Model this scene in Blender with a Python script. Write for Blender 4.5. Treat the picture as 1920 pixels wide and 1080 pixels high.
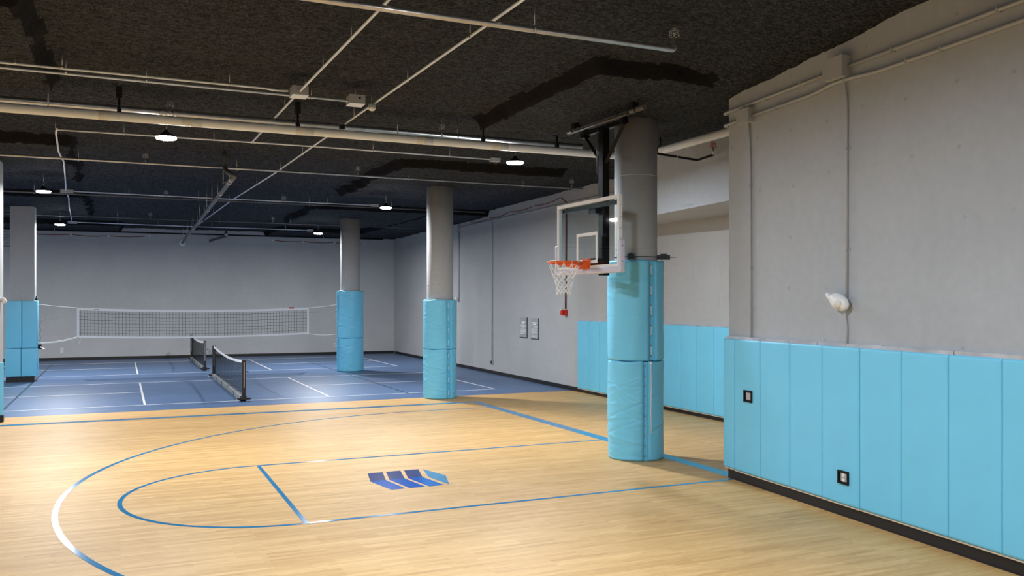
import bpy, math, random
import numpy as np
from mathutils import Vector, Matrix
random.seed(7)
S = bpy.context.scene
COL = S.collection
for o in list(bpy.data.objects):
    bpy.data.objects.remove(o, do_unlink=True)
PI = math.pi

# ------------------------------------------------------------------ camera, world, exposure
CAM_H = 2.47
cd = bpy.data.cameras.new('camera')
cam = bpy.data.objects.new('camera', cd)
COL.objects.link(cam)
cam.location = (0, 0, CAM_H)
cam.rotation_euler = (PI / 2, 0, -0.4215)
cd.sensor_width = 36.0
cd.lens = 1636.0 / 1920.0 * 36.0
cd.shift_y = 23.5 / 1920.0
cd.clip_end = 200
S.camera = cam
w = bpy.data.worlds.new('world')
S.world = w
w.use_nodes = True
w.node_tree.nodes['Background'].inputs[0].default_value = (0.5, 0.55, 0.6, 1)
w.node_tree.nodes['Background'].inputs[1].default_value = 0.05
S.view_settings.view_transform = 'Standard'
S.view_settings.look = 'None'
S.view_settings.gamma = 1
S.view_settings.use_curve_mapping = False
S.view_settings.exposure = 0.13
LAMP_W = 245.0
LAMP_C = (0.88, 0.97, 1.10)
LAMP_Z = 4.95
# lamps: (x, y, label)
LAMPS = [
    (2.48, 6.42, 'lit round high bay lamp nearest the camera, cut off by the top edge'),
    (0.63, 14.25, 'lit round high bay lamp hanging just beyond the white pipe on the left'),
    (6.45, 14.25, 'lit round high bay lamp hanging left of the basketball hoop post'),
    (6.45, 22.6, 'lit round high bay lamp hanging between the two round columns at mid room'),
    (-1.60, 22.4, 'lit round high bay lamp hanging in front of the square column'),
    (-1.80, 31.9, 'small lit high bay lamp hanging just right of the top of the square column'),
    (6.65, 32.3, 'small far lit high bay lamp hanging left of the farthest round column'),
    (-7.6, 6.65, 'round high bay lamp far left of the picture beside the near court'),
    (-7.6, 14.25, 'round high bay lamp far left of the picture beyond the white pipe'),
    (-9.0, 22.6, 'round high bay lamp far left over the blue court'),
    (-9.0, 32.1, 'round high bay lamp far left near the back wall'),
    (4.7, -0.5, 'unseen round high bay lamp, placed out of view to brighten the right floor'),  # unseen lamp, positioned to brighten the right floor and pads
    (-6.5, -2.2, 'round high bay lamp hanging behind the camera on the left'),
]

# ------------------------------------------------------------------ mesh helpers
class MB:
    def __init__(s):
        s.v = []; s.f = []; s.sm = []
    def add(s, vs, fs, smooth=False):
        o = len(s.v)
        s.v.extend([tuple(p) for p in vs])
        s.f.extend([tuple(i + o for i in f) for f in fs])
        s.sm.extend([smooth] * len(fs))
        return s
    def box(s, c, d, rz=0.0):
        x, y, z = d[0] / 2, d[1] / 2, d[2] / 2
        ca, sa = math.cos(rz), math.sin(rz)
        vs = []
        for dz in (-z, z):
            for dx, dy in ((-x, -y), (x, -y), (x, y), (-x, y)):
                vs.append((c[0] + dx * ca - dy * sa, c[1] + dx * sa + dy * ca, c[2] + dz))
        return s.add(vs, [(3, 2, 1, 0), (4, 5, 6, 7), (0, 1, 5, 4), (1, 2, 6, 5), (2, 3, 7, 6), (3, 0, 4, 7)])
    def bb(s, lo, hi):
        return s.box([(a + b) / 2 for a, b in zip(lo, hi)], [abs(b - a) for a, b in zip(lo, hi)])
    def rbox(s, lo, hi, r=0.01, n=3, smooth=True):
        """box with rounded vertical and horizontal edges (superellipsoid-free: offset rounded layers)"""
        cx, cy = (lo[0] + hi[0]) / 2, (lo[1] + hi[1]) / 2
        hx, hy = (hi[0] - lo[0]) / 2, (hi[1] - lo[1]) / 2
        layers = []
        for k in range(n + 1):
            a = PI / 2 * k / n
            layers.append((lo[2] + r - r * math.cos(a), r - r * math.sin(a)))
        for k in range(n + 1):
            a = PI / 2 * (1 - k / n)
            layers.append((hi[2] - r + r * math.cos(a), r - r * math.sin(a)))
        vs = []; m = 4 * (n + 1)
        for z, ins in layers:
            for q, (sx, sy) in enumerate(((1, 1), (-1, 1), (-1, -1), (1, -1))):
                for k in range(n + 1):
                    a = PI / 2 * q + PI / 2 * k / n
                    rr = max(r - ins, 0.0001)
                    vs.append((cx + sx * (hx - r) + rr * math.cos(a), cy + sy * (hy - r) + rr * math.sin(a), z))
        fs = []
        L = len(layers)
        for i in range(L - 1):
            for j in range(m):
                fs.append((i * m + j, i * m + (j + 1) % m, (i + 1) * m + (j + 1) % m, (i + 1) * m + j))
        fs.append(tuple(range(m - 1, -1, -1)))
        fs.append(tuple((L - 1) * m + j for j in range(m)))
        return s.add(vs, fs, smooth)
    def tube(s, pts, r, n=8, cap=True, smooth=True):
        P = [Vector(p) for p in pts]
        rs = r if isinstance(r, (list, tuple)) else [r] * len(P)
        T = []
        for i in range(len(P)):
            a = P[max(i - 1, 0)]; b = P[min(i + 1, len(P) - 1)]
            t = (b - a)
            T.append(t.normalized() if t.length > 1e-9 else Vector((0, 0, 1)))
        up = Vector((0, 0, 1)) if abs(T[0].z) < 0.9 else Vector((1, 0, 0))
        u = T[0].cross(up).normalized()
        vs = []
        for i in range(len(P)):
            u = (u - T[i] * u.dot(T[i]))
            u = u.normalized() if u.length > 1e-6 else T[i].orthogonal().normalized()
            v = T[i].cross(u)
            for j in range(n):
                a = 2 * PI * j / n
                vs.append(P[i] + (u * math.cos(a) + v * math.sin(a)) * rs[i])
        fs = []
        for i in range(len(P) - 1):
            for j in range(n):
                fs.append((i * n + j, i * n + (j + 1) % n, (i + 1) * n + (j + 1) % n, (i + 1) * n + j))
        s.add(vs, fs, smooth)
        if cap:
            o = len(s.v) - len(vs)
            s.f.append(tuple(o + j for j in range(n - 1, -1, -1))); s.sm.append(False)
            s.f.append(tuple(o + (len(P) - 1) * n + j for j in range(n))); s.sm.append(False)
        return s
    def lathe(s, prof, c=(0, 0, 0), n=24, smooth=True, axis='z'):
        """profile of (radius, height) turned about an axis"""
        vs = []; fs = []
        for r, z in prof:
            for j in range(n):
                a = 2 * PI * j / n
                p = (r * math.cos(a), r * math.sin(a), z)
                if axis == 'y': p = (p[0], -p[2], p[1])
                if axis == 'x': p = (p[2], p[0], p[1])
                vs.append((c[0] + p[0], c[1] + p[1], c[2] + p[2]))
        m = len(prof)
        for i in range(m - 1):
            for j in range(n):
                fs.append((i * n + j, i * n + (j + 1) % n, (i + 1) * n + (j + 1) % n, (i + 1) * n + j))
        s.add(vs, fs, smooth)
        o = len(s.v) - len(vs)
        s.f.append(tuple(o + j for j in range(n - 1, -1, -1))); s.sm.append(False)
        s.f.append(tuple(o + (m - 1) * n + j for j in range(n))); s.sm.append(False)
        return s
    def prism(s, poly, z0, z1):
        n = len(poly)
        vs = [(p[0], p[1], z0) for p in poly] + [(p[0], p[1], z1) for p in poly]
        fs = [tuple(range(n - 1, -1, -1)), tuple(range(n, 2 * n))]
        fs += [(i, (i + 1) % n, n + (i + 1) % n, n + i) for i in range(n)]
        return s.add(vs, fs)
    def strip(s, pts, width, z0, z1, closed=False):
        """flat painted band following a 2D polyline"""
        P = [Vector((p[0], p[1])) for p in pts]
        n = len(P); L = []; R = []
        for i in range(n):
            a = P[(i - 1) % n] if closed else P[max(i - 1, 0)]
            b = P[(i + 1) % n] if closed else P[min(i + 1, n - 1)]
            t = (b - a).normalized(); q = Vector((-t.y, t.x)) * width / 2
            L.append(P[i] + q); R.append(P[i] - q)
        vs = [(p.x, p.y, z1) for p in L] + [(p.x, p.y, z1) for p in R] + [(p.x, p.y, z0) for p in L] + [(p.x, p.y, z0) for p in R]
        fs = []
        for i in range(n if closed else n - 1):
            j = (i + 1) % n
            fs += [(i, n + i, n + j, j), (i, j, 2 * n + j, 2 * n + i), (n + j, n + i, 3 * n + i, 3 * n + j)]
        return s.add(vs, fs)
    def xf(s, M):
        s.v = [tuple(M @ Vector(p)) for p in s.v]
        return s

def fillet(pts, r, n=6):
    """round the corners of a polyline"""
    P = [Vector(p) for p in pts]
    out = [P[0]]
    for i in range(1, len(P) - 1):
        a = (P[i - 1] - P[i]); b = (P[i + 1] - P[i])
        d = min(r, a.length * 0.49, b.length * 0.49)
        A = P[i] + a.normalized() * d; B = P[i] + b.normalized() * d
        for k in range(n + 1):
            t = k / n
            out.append(A * (1 - t) ** 2 + P[i] * 2 * t * (1 - t) + B * t ** 2)
    out.append(P[-1])
    return out

def tag(o, label=None, cat=None, group=None, kind=None):
    if label: o['label'] = label
    if cat: o['category'] = cat
    if group: o['group'] = group
    if kind: o['kind'] = kind
    return o

def thing(name, label, cat, loc=(0, 0, 0), rz=0.0, group=None):
    o = bpy.data.objects.new(name, None)
    o.empty_display_size = 0.1
    COL.objects.link(o)
    o.location = loc
    o.rotation_euler = (0, 0, rz)
    return tag(o, label, cat, group)

def mesh_of(name, mb, m):
    me = bpy.data.meshes.new(name)
    me.from_pydata(mb.v, [], mb.f)
    me.polygons.foreach_set('use_smooth', mb.sm)
    me.materials.append(m)
    me.update()
    return me

def part(t, name, mb, m, world=False, label=None):
    """one mesh under its thing; mesh given in the thing's own frame, or in room coordinates when world"""
    if world:
        root = t
        while root.parent: root = root.parent
        L = root.location
        mb.v = [(p[0] - L[0], p[1] - L[1], p[2] - L[2]) for p in mb.v]
    o = bpy.data.objects.new(name, mesh_of(name, mb, m))
    COL.objects.link(o)
    o.parent = t
    if label: o['label'] = label
    return o

def solo(name, mb, m, label=None, cat=None, group=None, kind=None, loc=None, rz=0.0):
    """a thing that is one mesh; origin put at the bottom centre unless given"""
    if loc is None:
        a = np.array(mb.v)
        lo, hi = a.min(0), a.max(0)
        loc = ((lo[0] + hi[0]) / 2, (lo[1] + hi[1]) / 2, lo[2])
        mb.v = [(p[0] - loc[0], p[1] - loc[1], p[2] - loc[2]) for p in mb.v]
    o = bpy.data.objects.new(name, mesh_of(name, mb, m))
    COL.objects.link(o)
    o.location = loc
    o.rotation_euler = (0, 0, rz)
    return tag(o, label, cat, group, kind)

def dup(root, loc, rz=None, label=None):
    r = root.copy(); COL.objects.link(r); r.location = loc
    if rz is not None: r.rotation_euler = (0, 0, rz)
    if label: r['label'] = label
    for ch in list(root.children):
        c = ch.copy(); COL.objects.link(c); c.parent = r
        for g in list(ch.children):
            d = g.copy(); COL.objects.link(d); d.parent = c
    return r

# ------------------------------------------------------------------ materials
class NT:
    def __init__(s, name):
        s.m = bpy.data.materials.new(name); s.m.use_nodes = True
        s.t = s.m.node_tree; s.b = s.t.nodes['Principled BSDF']
    def n(s, typ, **kw):
        nd = s.t.nodes.new(typ)
        for k, v in kw.items():
            if k.startswith('i_'):
                key = k[2:]
                nd.inputs[int(key) if key.isdigit() else key.replace('_', ' ')].default_value = v
            else: setattr(nd, k, v)
        return nd
    def l(s, a, ao, b, bi):
        s.t.links.new(a.outputs[ao], b.inputs[bi])
    def mix(s, fac, a, b, blend='MIX'):
        nd = s.n('ShaderNodeMix', data_type='RGBA', blend_type=blend)
        for v, i in ((fac, 0), (a, 6), (b, 7)):
            if isinstance(v, tuple) and len(v) == 2 and not isinstance(v[0], (int, float)): s.l(v[0], v[1], nd, i)
            else: nd.inputs[i].default_value = v if i == 0 else (*v[:3], 1)
        return (nd, 2)
    def ramp(s, src, p0, p1):
        nd = s.n('ShaderNodeMapRange'); nd.inputs[1].default_value = p0; nd.inputs[2].default_value = p1
        s.l(src[0], src[1], nd, 0); return (nd, 0)
    def bump(s, src, strength, dist):
        nd = s.n('ShaderNodeBump'); nd.inputs['Strength'].default_value = strength; nd.inputs['Distance'].default_value = dist
        s.l(src[0], src[1], nd, 'Height'); s.l(nd, 0, s.b, 'Normal')
    def obj(s, scale=(1, 1, 1), rot=(0, 0, 0)):
        tc = s.n('ShaderNodeTexCoord'); mp = s.n('ShaderNodeMapping')
        mp.inputs['Scale'].default_value = scale; mp.inputs['Rotation'].default_value = rot
        s.l(tc, 'Object', mp, 0); return (mp, 0)
    def noise(s, vec, scale, detail=3, rough=0.5):
        nd = s.n('ShaderNodeTexNoise'); nd.inputs['Scale'].default_value = scale; nd.inputs['Detail'].default_value = detail
        nd.inputs['Roughness'].default_value = rough
        if vec: s.l(vec[0], vec[1], nd, 'Vector')
        return (nd, 0)
    def col(s, src): s.l(src[0], src[1], s.b, 'Base Color')

def mat(name, c, rough=0.5, metal=0.0, spec=0.5, var=0.0, vs=8.0, bump=0.0, bs=60.0, bd=0.004):
    t = NT(name)
    t.b.inputs['Base Color'].default_value = (*c, 1)
    t.b.inputs['Roughness'].default_value = rough
    t.b.inputs['Metallic'].default_value = metal
    t.b.inputs['Specular IOR Level'].default_value = spec
    co = t.obj()
    if var > 0:
        nz = t.ramp(t.noise(co, vs, 4), 0.3, 0.7)
        lo = tuple(x * (1 - var) for x in c); hi = tuple(min(1, x * (1 + var)) for x in c)
        t.col(t.mix(nz, lo, hi))
    if bump > 0:
        t.bump(t.noise(co, bs, 3), bump, bd)
    return t.m

def wall_paint(name, c, marks=True):
    t = NT(name)
    co = t.obj()
    big = t.ramp(t.noise(co, 0.7, 4), 0.3, 0.7)
    c0 = t.mix(big, tuple(x * 0.95 for x in c), tuple(x * 1.05 for x in c))
    fine = t.ramp(t.noise(co, 9.0, 5), 0.3, 0.7)
    c1 = t.mix(fine, (0.96, 0.96, 0.96), (1.03, 1.03, 1.03))
    cc = t.mix(1.0, c0, c1, 'MULTIPLY')
    if marks:
        # patched form tie holes in a loose grid
        v = t.n('ShaderNodeTexVoronoi', voronoi_dimensions='2D'); v.inputs['Scale'].default_value = 1.55
        v.inputs['Randomness'].default_value = 0.2
        sp = t.n('ShaderNodeSeparateXYZ'); cb = t.n('ShaderNodeCombineXYZ'); t.l(co[0], co[1], sp, 0); t.l(sp, 0, cb, 0); t.l(sp, 2, cb, 1); t.l(cb, 0, v, 'Vector')
        wob = t.noise(co, 30.0, 2)
        ad = t.n('ShaderNodeMath', operation='MULTIPLY_ADD'); ad.inputs[1].default_value = 0.05
        t.l(wob[0], wob[1], ad, 0); t.l(v, 'Distance', ad, 2)
        spot = t.ramp((ad, 0), 0.070, 0.050)
        gate = t.ramp(t.noise(co, 0.55, 2), 0.44, 0.50)
        mm = t.n('ShaderNodeMath', operation='MULTIPLY'); t.l(spot[0], spot[1], mm, 0); t.l(gate[0], gate[1], mm, 1)
        m2 = t.n('ShaderNodeMath', operation='MULTIPLY'); t.l(mm, 0, m2, 0); m2.inputs[1].default_value = 0.45
        cc = t.mix((m2, 0), (1, 1, 1), (0.6, 0.61, 0.62))
        cc = t.mix(1.0, t.mix(1.0, c0, c1, 'MULTIPLY'), cc, 'MULTIPLY')
    t.col(cc)
    t.b.inputs['Roughness'].default_value = 0.75
    t.b.inputs['Specular IOR Level'].default_value = 0.25
    t.bump(t.noise(co, 18.0, 6, 0.6), 0.12, 0.02)
    return t.m

def wood_floor():
    t = NT('maple_vinyl_floor')
    co = t.obj()
    br = t.n('ShaderNodeTexBrick', offset=0.37, offset_frequency=3)
    br.inputs['Scale'].default_value = 1.0
    br.inputs['Mortar Size'].default_value = 0.0
    br.inputs['Brick Width'].default_value = 0.62
    br.inputs['Row Height'].default_value = 0.058
    br.inputs['Bias'].default_value = 0.0
    br.inputs['Color1'].default_value = (0.0, 0.0, 0.0, 1); br.inputs['Color2'].default_value = (1, 1, 1, 1)
    t.l(co[0], co[1], br, 'Vector')
    br2 = t.n('ShaderNodeTexBrick', offset=0.61, offset_frequency=2)
    br2.inputs['Scale'].default_value = 1.0; br2.inputs['Mortar Size'].default_value = 0.0
    br2.inputs['Brick Width'].default_value = 0.93; br2.inputs['Row Height'].default_value = 0.058
    br2.inputs['Color1'].default_value = (0, 0, 0, 1); br2.inputs['Color2'].default_value = (1, 1, 1, 1)
    t.l(co[0], co[1], br2, 'Vector')
    ba = t.mix(0.5, (br, 0), (br2, 0))
    st = t.obj((1.2, 26, 1))
    grain = t.ramp(t.noise(st, 2.2, 5, 0.6), 0.3, 0.7)
    big = t.ramp(t.noise(t.obj((0.25, 1.2, 1)), 1.0, 2), 0.3, 0.7)
    c = t.mix(ba, (0.455, 0.235, 0.060), (0.76, 0.48, 0.195))
    c = t.mix(0.42, c, t.mix(grain, (0.42, 0.21, 0.055), (0.80, 0.53, 0.235)))
    c = t.mix(0.5, c, t.mix(1.0, c, t.mix(big, (0.92, 0.91, 0.89), (1.05, 1.05, 1.06)), 'MULTIPLY'))
    t.col(c)
    t.b.inputs['Roughness'].default_value = 0.5
    t.b.inputs['Specular IOR Level'].default_value = 0.4
    t.bump(t.noise(co, 70.0, 3), 0.05, 0.002)
    return t.m

def blue_floor():
    t = NT('blue_sport_floor')
    co = t.obj()
    n1 = t.ramp(t.noise(t.obj((0.4, 2.0, 1)), 0.8, 4), 0.3, 0.7)
    n2 = t.ramp(t.noise(t.obj((1.0, 9.0, 1)), 1.4, 5), 0.3, 0.7)
    c = t.mix(n1, (0.066, 0.120, 0.235), (0.092, 0.158, 0.29))
    c = t.mix(0.35, c, t.mix(n2, (0.058, 0.105, 0.21), (0.110, 0.178, 0.31)))
    t.col(c)
    t.b.inputs['Roughness'].default_value = 0.42
    t.b.inputs['Specular IOR Level'].default_value = 0.35
    t.bump(t.noise(co, 60.0, 3), 0.05, 0.002)
    return t.m

def ceiling_foam():
    t = NT('black_sprayed_ceiling')
    co = t.obj()
    n1 = t.noise(t.obj((1, 1.5, 1)), 14.0, 8, 0.75)
    n2 = t.noise(co, 45.0, 4, 0.7)
    f = t.mix(0.5, (n1[0], 0), (n2[0], 0))
    r = t.ramp(f, 0.46, 0.66)
    t.col(t.mix(r, (0.011, 0.012, 0.0138), (0.120, 0.134, 0.152)))
    t.b.inputs['Roughness'].default_value = 0.9
    t.b.inputs['Specular IOR Level'].default_value = 0.2
    t.bump(f, 1.0, 0.05)
    return t.m

def paint_line(name, c, rough=0.16):
    return mat(name, c, rough, 0, 0.5, 0.06, 5.0, 0.06, 50.0, 0.002)

M = {}
M['wall'] = wall_paint('grey_wall_paint', (0.43, 0.435, 0.435))
M['wall_back'] = wall_paint('smooth_grey_wall_paint', (0.50, 0.505, 0.505), False)
M['wall_near'] = wall_paint('warm_grey_concrete_paint', (0.405, 0.43, 0.455))
M['column'] = wall_paint('grey_column_paint', (0.43, 0.435, 0.435), False)
M['wood'] = wood_floor()
M['blue_floor'] = blue_floor()
M['ceiling'] = ceiling_foam()
M['step_shade'] = mat('black_step_shade', (0.008, 0.008, 0.009), 0.9, 0, 0.1, 0.3, 20.0, 0.6, 30.0, 0.02)  # shade on the dropped slab steps, painted in as a blacker colour
M['pad'] = mat('light_blue_vinyl', (0.175, 0.60, 0.83), 0.42, 0, 0.45, 0.03, 2.0, 0.05, 120.0, 0.002)
M['base'] = mat('black_rubber_base', (0.016, 0.014, 0.014), 0.5, 0, 0.4)
M['plywood'] = mat('plywood_edge', (0.62, 0.50, 0.36), 0.6, 0, 0.3, 0.1, 20)
M['line_blue'] = paint_line('blue_line_paint', (0.030, 0.215, 0.41))
M['line_white'] = paint_line('white_line_paint', (0.78, 0.78, 0.80), 0.35)
M['line_dark'] = paint_line('dark_teal_line_paint', (0.02, 0.05, 0.085), 0.3)
M['logo_dark'] = paint_line('indigo_floor_paint', (0.055, 0.075, 0.215))
M['logo_blue'] = paint_line('bright_blue_floor_paint', (0.008, 0.115, 0.50))
M['logo_steel'] = paint_line('steel_blue_floor_paint', (0.10, 0.25, 0.44))
M['black'] = mat('black_gloss_steel', (0.006, 0.006, 0.0065), 0.25, 0, 0.25)
M['black_matte'] = mat('black_matte_plastic', (0.010, 0.010, 0.011), 0.6, 0, 0.2)
M['chrome'] = mat('bright_metal_strip', (0.72, 0.73, 0.76), 0.20, 0.55, 0.6, 0.25, 3.0, 0.10, 5.0, 0.01)
M['steel'] = mat('galvanised_steel', (0.52, 0.52, 0.52), 0.32, 0.85, 0.5, 0.12, 9.0)
M['conduit'] = mat('galvanised_conduit', (0.76, 0.83, 0.92), 0.45, 0.1, 0.5, 0.05, 9.0)
M['dark_steel'] = mat('darkened_pipe_steel', (0.12, 0.12, 0.125), 0.45, 0.3, 0.5, 0.15, 7.0)
M['white_pipe'] = mat('white_pipe_insulation', (0.79, 0.845, 0.91), 0.5, 0, 0.4, 0.03, 3.0)
M['pipe_tape'] = mat('cream_pipe_tape', (0.72, 0.74, 0.73), 0.45, 0, 0.4, 0.05, 8.0)
M['grey_box'] = mat('grey_painted_box', (0.39, 0.41, 0.43), 0.5, 0, 0.4)
M['wall_conduit'] = mat('grey_painted_conduit', (0.39, 0.41, 0.435), 0.5, 0, 0.4)
M['white'] = mat('white_plastic', (0.80, 0.80, 0.78), 0.4, 0, 0.5)
M['white_frame'] = mat('white_powder_coat', (0.80, 0.80, 0.79), 0.35, 0, 0.5)
M['lavender'] = mat('pale_lavender_padding', (0.60, 0.59, 0.68), 0.5, 0, 0.4)
M['orange'] = mat('orange_rim_paint', (0.80, 0.125, 0.012), 0.35, 0, 0.5)
M['cord'] = mat('white_nylon_cord', (0.88, 0.88, 0.87), 0.7, 0, 0.2)
M['net_black'] = mat('black_net_cord', (0.022, 0.023, 0.025), 0.8, 0, 0.1)
M['tape_white'] = mat('white_net_tape', (0.84, 0.84, 0.85), 0.6, 0, 0.3)
M['red'] = mat('red_alarm_plastic', (0.55, 0.025, 0.012), 0.35, 0, 0.5)
M['red_pipe'] = mat('dark_red_conduit', (0.20, 0.022, 0.025), 0.45, 0, 0.4)
M['weight'] = mat('grey_weight_bar', (0.23, 0.25, 0.26), 0.55, 0, 0.4)
M['sign'] = mat('grey_sign_board', (0.36, 0.37, 0.385), 0.4, 0, 0.4)
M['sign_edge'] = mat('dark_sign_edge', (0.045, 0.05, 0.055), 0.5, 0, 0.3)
M['brass'] = mat('brass_grommet', (0.55, 0.42, 0.24), 0.3, 1.0)
M['lens'] = mat('lamp_lens', (0.70, 0.68, 0.62), 0.25, 0, 0.6)
M['plate'] = mat('grey_outlet_plate', (0.42, 0.41, 0.39), 0.4, 0, 0.4)
M['brown'] = mat('dark_anodised_post', (0.022, 0.016, 0.013), 0.35, 0, 0.5)
M['louver'] = mat('pale_blue_grey_slats', (0.42, 0.46, 0.52), 0.4, 0.3, 0.5)

def glass_mat():
    t = NT('backboard_glass')
    out = t.t.nodes['Material Output']
    tr = t.n('ShaderNodeBsdfTransparent'); tr.inputs[0].default_value = (0.90, 0.94, 0.94, 1)
    gl = t.n('ShaderNodeBsdfGlossy'); gl.inputs['Roughness'].default_value = 0.02
    fr = t.n('ShaderNodeFresnel'); fr.inputs['IOR'].default_value = 1.5
    ge = t.n('ShaderNodeNewGeometry'); iv = t.n('ShaderNodeMath', operation='SUBTRACT'); iv.inputs[0].default_value = 1.0
    t.l(ge, 'Backfacing', iv, 1); fm = t.n('ShaderNodeMath', operation='MULTIPLY'); t.l(fr, 0, fm, 0); t.l(iv, 0, fm, 1)
    mx = t.n('ShaderNodeMixShader')
    t.l(fm, 0, mx, 0); t.l(tr, 0, mx, 1); t.l(gl, 0, mx, 2)
    # chalky ball scuffs
    df = t.n('ShaderNodeBsdfDiffuse'); df.inputs[0].default_value = (0.5, 0.55, 0.55, 1)
    sc = t.ramp(t.noise(t.obj(), 6.0, 8, 0.75), 0.58, 0.80)
    ml = t.n('ShaderNodeMath', operation='MULTIPLY'); ml.inputs[1].default_value = 0.16
    t.l(sc[0], sc[1], ml, 0)
    m2 = t.n('ShaderNodeMixShader'); t.l(ml, 0, m2, 0); t.l(mx, 0, m2, 1); t.l(df, 0, m2, 2)
    t.l(m2, 0, out, 'Surface')
    return t.m
M['glass'] = glass_mat()

def emit(name, c, st):
    t = NT(name)
    t.b.inputs['Base Color'].default_value = (*c, 1)
    t.b.inputs['Emission Color'].default_value = (*c, 1)
    t.b.inputs['Emission Strength'].default_value = st
    return t.m
M['diffuser'] = emit('lit_lamp_diffuser', (0.95, 0.98, 1.0), 140.0)

# ------------------------------------------------------------------ ceiling height
Z_MAIN, Z_DROP = 5.53, 5.34
DROPS = [(5.5, 9.5, 9.55, 13.6), (5.5, 9.5, 18.05, 23.9), (5.55, 9.5, 27.4, 33.2), (5.8, 9.6, 36.9, 43.0),
         (-4.9, -0.87, 9.7, 13.6), (-4.9, -0.9, 18.2, 23.9), (-4.9, -0.88, 27.35, 33.2), (-4.9, 0.0, 36.9, 43.0),
         (9.5, 14.0, 27.5, 43.0)]
def ceil_z(x, y):
    def ss(a): a = np.clip(a, 0, 1); return a * a * (3 - 2 * a)
    k = 0.0 * x
    W = 0.14
    for x0, x1, y0, y1 in DROPS:
        f = ss((x - x0) / W + 0.5) * ss((x1 - x) / W + 0.5) * ss((y - y0) / W + 0.5) * ss((y1 - y) / W + 0.5)
        k = np.maximum(k, f)
    z = Z_MAIN + (Z_DROP - Z_MAIN) * k
    m = ss((x - 6.6) / 0.8) * ss((12.5 - y) / 1.0)
    zn = 5.30 + 0.20 * np.clip((9.88 - y) / 3.4, 0, 1)
    return z + (np.minimum(z, zn) - z) * m
def cz(x, y): return float(ceil_z(np.array([x]), np.array([y]))[0])

# ------------------------------------------------------------------ the setting
FLOOR_SPLIT = 21.17
fl = MB().bb((-16, -6, -0.1), (12.6, FLOOR_SPLIT, 0.0))
floor_wood = solo('floor', fl, M['wood'], 'honey coloured maple strip basketball floor', 'floor', kind='structure', loc=(0, 0, 0))
fb = MB().bb((-16, FLOOR_SPLIT, -0.1), (12.6, 41.6, 0.0))
floor_blue = solo('floor', fb, M['blue_floor'], 'blue sport court floor with white lines beyond the wood floor', 'floor', kind='structure', loc=(0, 0, 0))

def build_ceiling():
    xs = np.arange(-16, 12.61, 0.06); ys = np.arange(-6, 41.61, 0.06)
    rng = np.random.default_rng(3)
    X, Y = np.meshgrid(xs, ys)
    def vnoise(cell):
        nx = int(30 / cell) + 4; ny = int(50 / cell) + 4
        g = rng.random((ny, nx)) - 0.5
        u = (X + 16) / cell; v = (Y + 6) / cell
        i = u.astype(int); j = v.astype(int); a = u - i; b = v - j
        a = a * a * (3 - 2 * a); b = b * b * (3 - 2 * b)
        return g[j, i] * (1 - a) * (1 - b) + g[j, i + 1] * a * (1 - b) + g[j + 1, i] * (1 - a) * b + g[j + 1, i + 1] * a * b
    wx = vnoise(0.5) * 0.16; wy = vnoise(0.5) * 0.16
    Z = ceil_z(X + wx, Y + wy) + vnoise(0.9) * 0.03 + vnoise(0.3) * 0.022 + (rng.random(X.shape) - 0.5) * 0.02
    ny, nx = X.shape
    co = np.stack([X, Y, Z], -1).reshape(-1, 3)
    idx = np.arange(nx * ny).reshape(ny, nx)
    q = np.stack([idx[:-1, :-1], idx[1:, :-1], idx[1:, 1:], idx[:-1, 1:]], -1).reshape(-1, 4)
    me = bpy.data.meshes.new('ceiling')
    me.vertices.add(len(co)); me.vertices.foreach_set('co', co.ravel())
    me.loops.add(q.size); me.loops.foreach_set('vertex_index', q.ravel())
    me.polygons.add(len(q)); me.polygons.foreach_set('loop_start', np.arange(0, q.size, 4))
    me.polygons.foreach_set('loop_total', np.full(len(q), 4))
    me.polygons.foreach_set('use_smooth', np.ones(len(q), bool))
    me.update(calc_edges=True); me.validate()
    me.materials.append(M['ceiling']); me.materials.append(M['step_shade'])
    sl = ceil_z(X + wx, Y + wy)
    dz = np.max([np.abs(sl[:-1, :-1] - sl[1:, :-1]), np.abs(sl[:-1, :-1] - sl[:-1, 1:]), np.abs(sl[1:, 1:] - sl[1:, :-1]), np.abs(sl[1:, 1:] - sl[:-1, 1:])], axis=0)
    me.polygons.foreach_set('material_index', (dz > 0.022).astype(np.int32).ravel())  # steep step faces take the painted shade
    o = bpy.data.objects.new('ceiling', me); COL.objects.link(o)
    tag(o, 'black sprayed ceiling with dropped slabs around the columns', 'ceiling', kind='structure')
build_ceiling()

ZT = 5.8   # walls run up past the sprayed ceiling
WALL = {}
def wall_frame(key, A, B):
    d = Vector((B[0] - A[0], B[1] - A[1], 0)); L = d.length; d.normalize()
    WALL[key] = (Vector((A[0], A[1], 0)), d, math.atan2(d.y, d.x), L)
wall_frame('near', (7.754, 9.882), (7.382, 5.281))
wall_frame('right', (11.70, 39.47), (11.21, 14.5))
wall_frame('back', (-3.07, 40.4), (11.72, 39.6))
def on_wall(key, s, z=0.0, d=0.0):
    A, e, rz, L = WALL[key]
    n = Vector((e.y, -e.x, 0))        # out of the wall, into the room
    p = A + e * s + n * d
    return (p.x, p.y, z), rz
def wall_thing(name, label, cat, key, s, z, group=None):
    loc, rz = on_wall(key, s, z)
    return thing(name, label, cat, loc, rz, group)
def wall_slab(name, key, s0, s1, z0, z1, th, m, label):
    loc, rz = on_wall(key, 0, 0)
    return solo(name, MB().bb((s0, 0, z0), (s1, th, z1)), m, label, 'wall', kind='structure', loc=loc, rz=rz)
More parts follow.
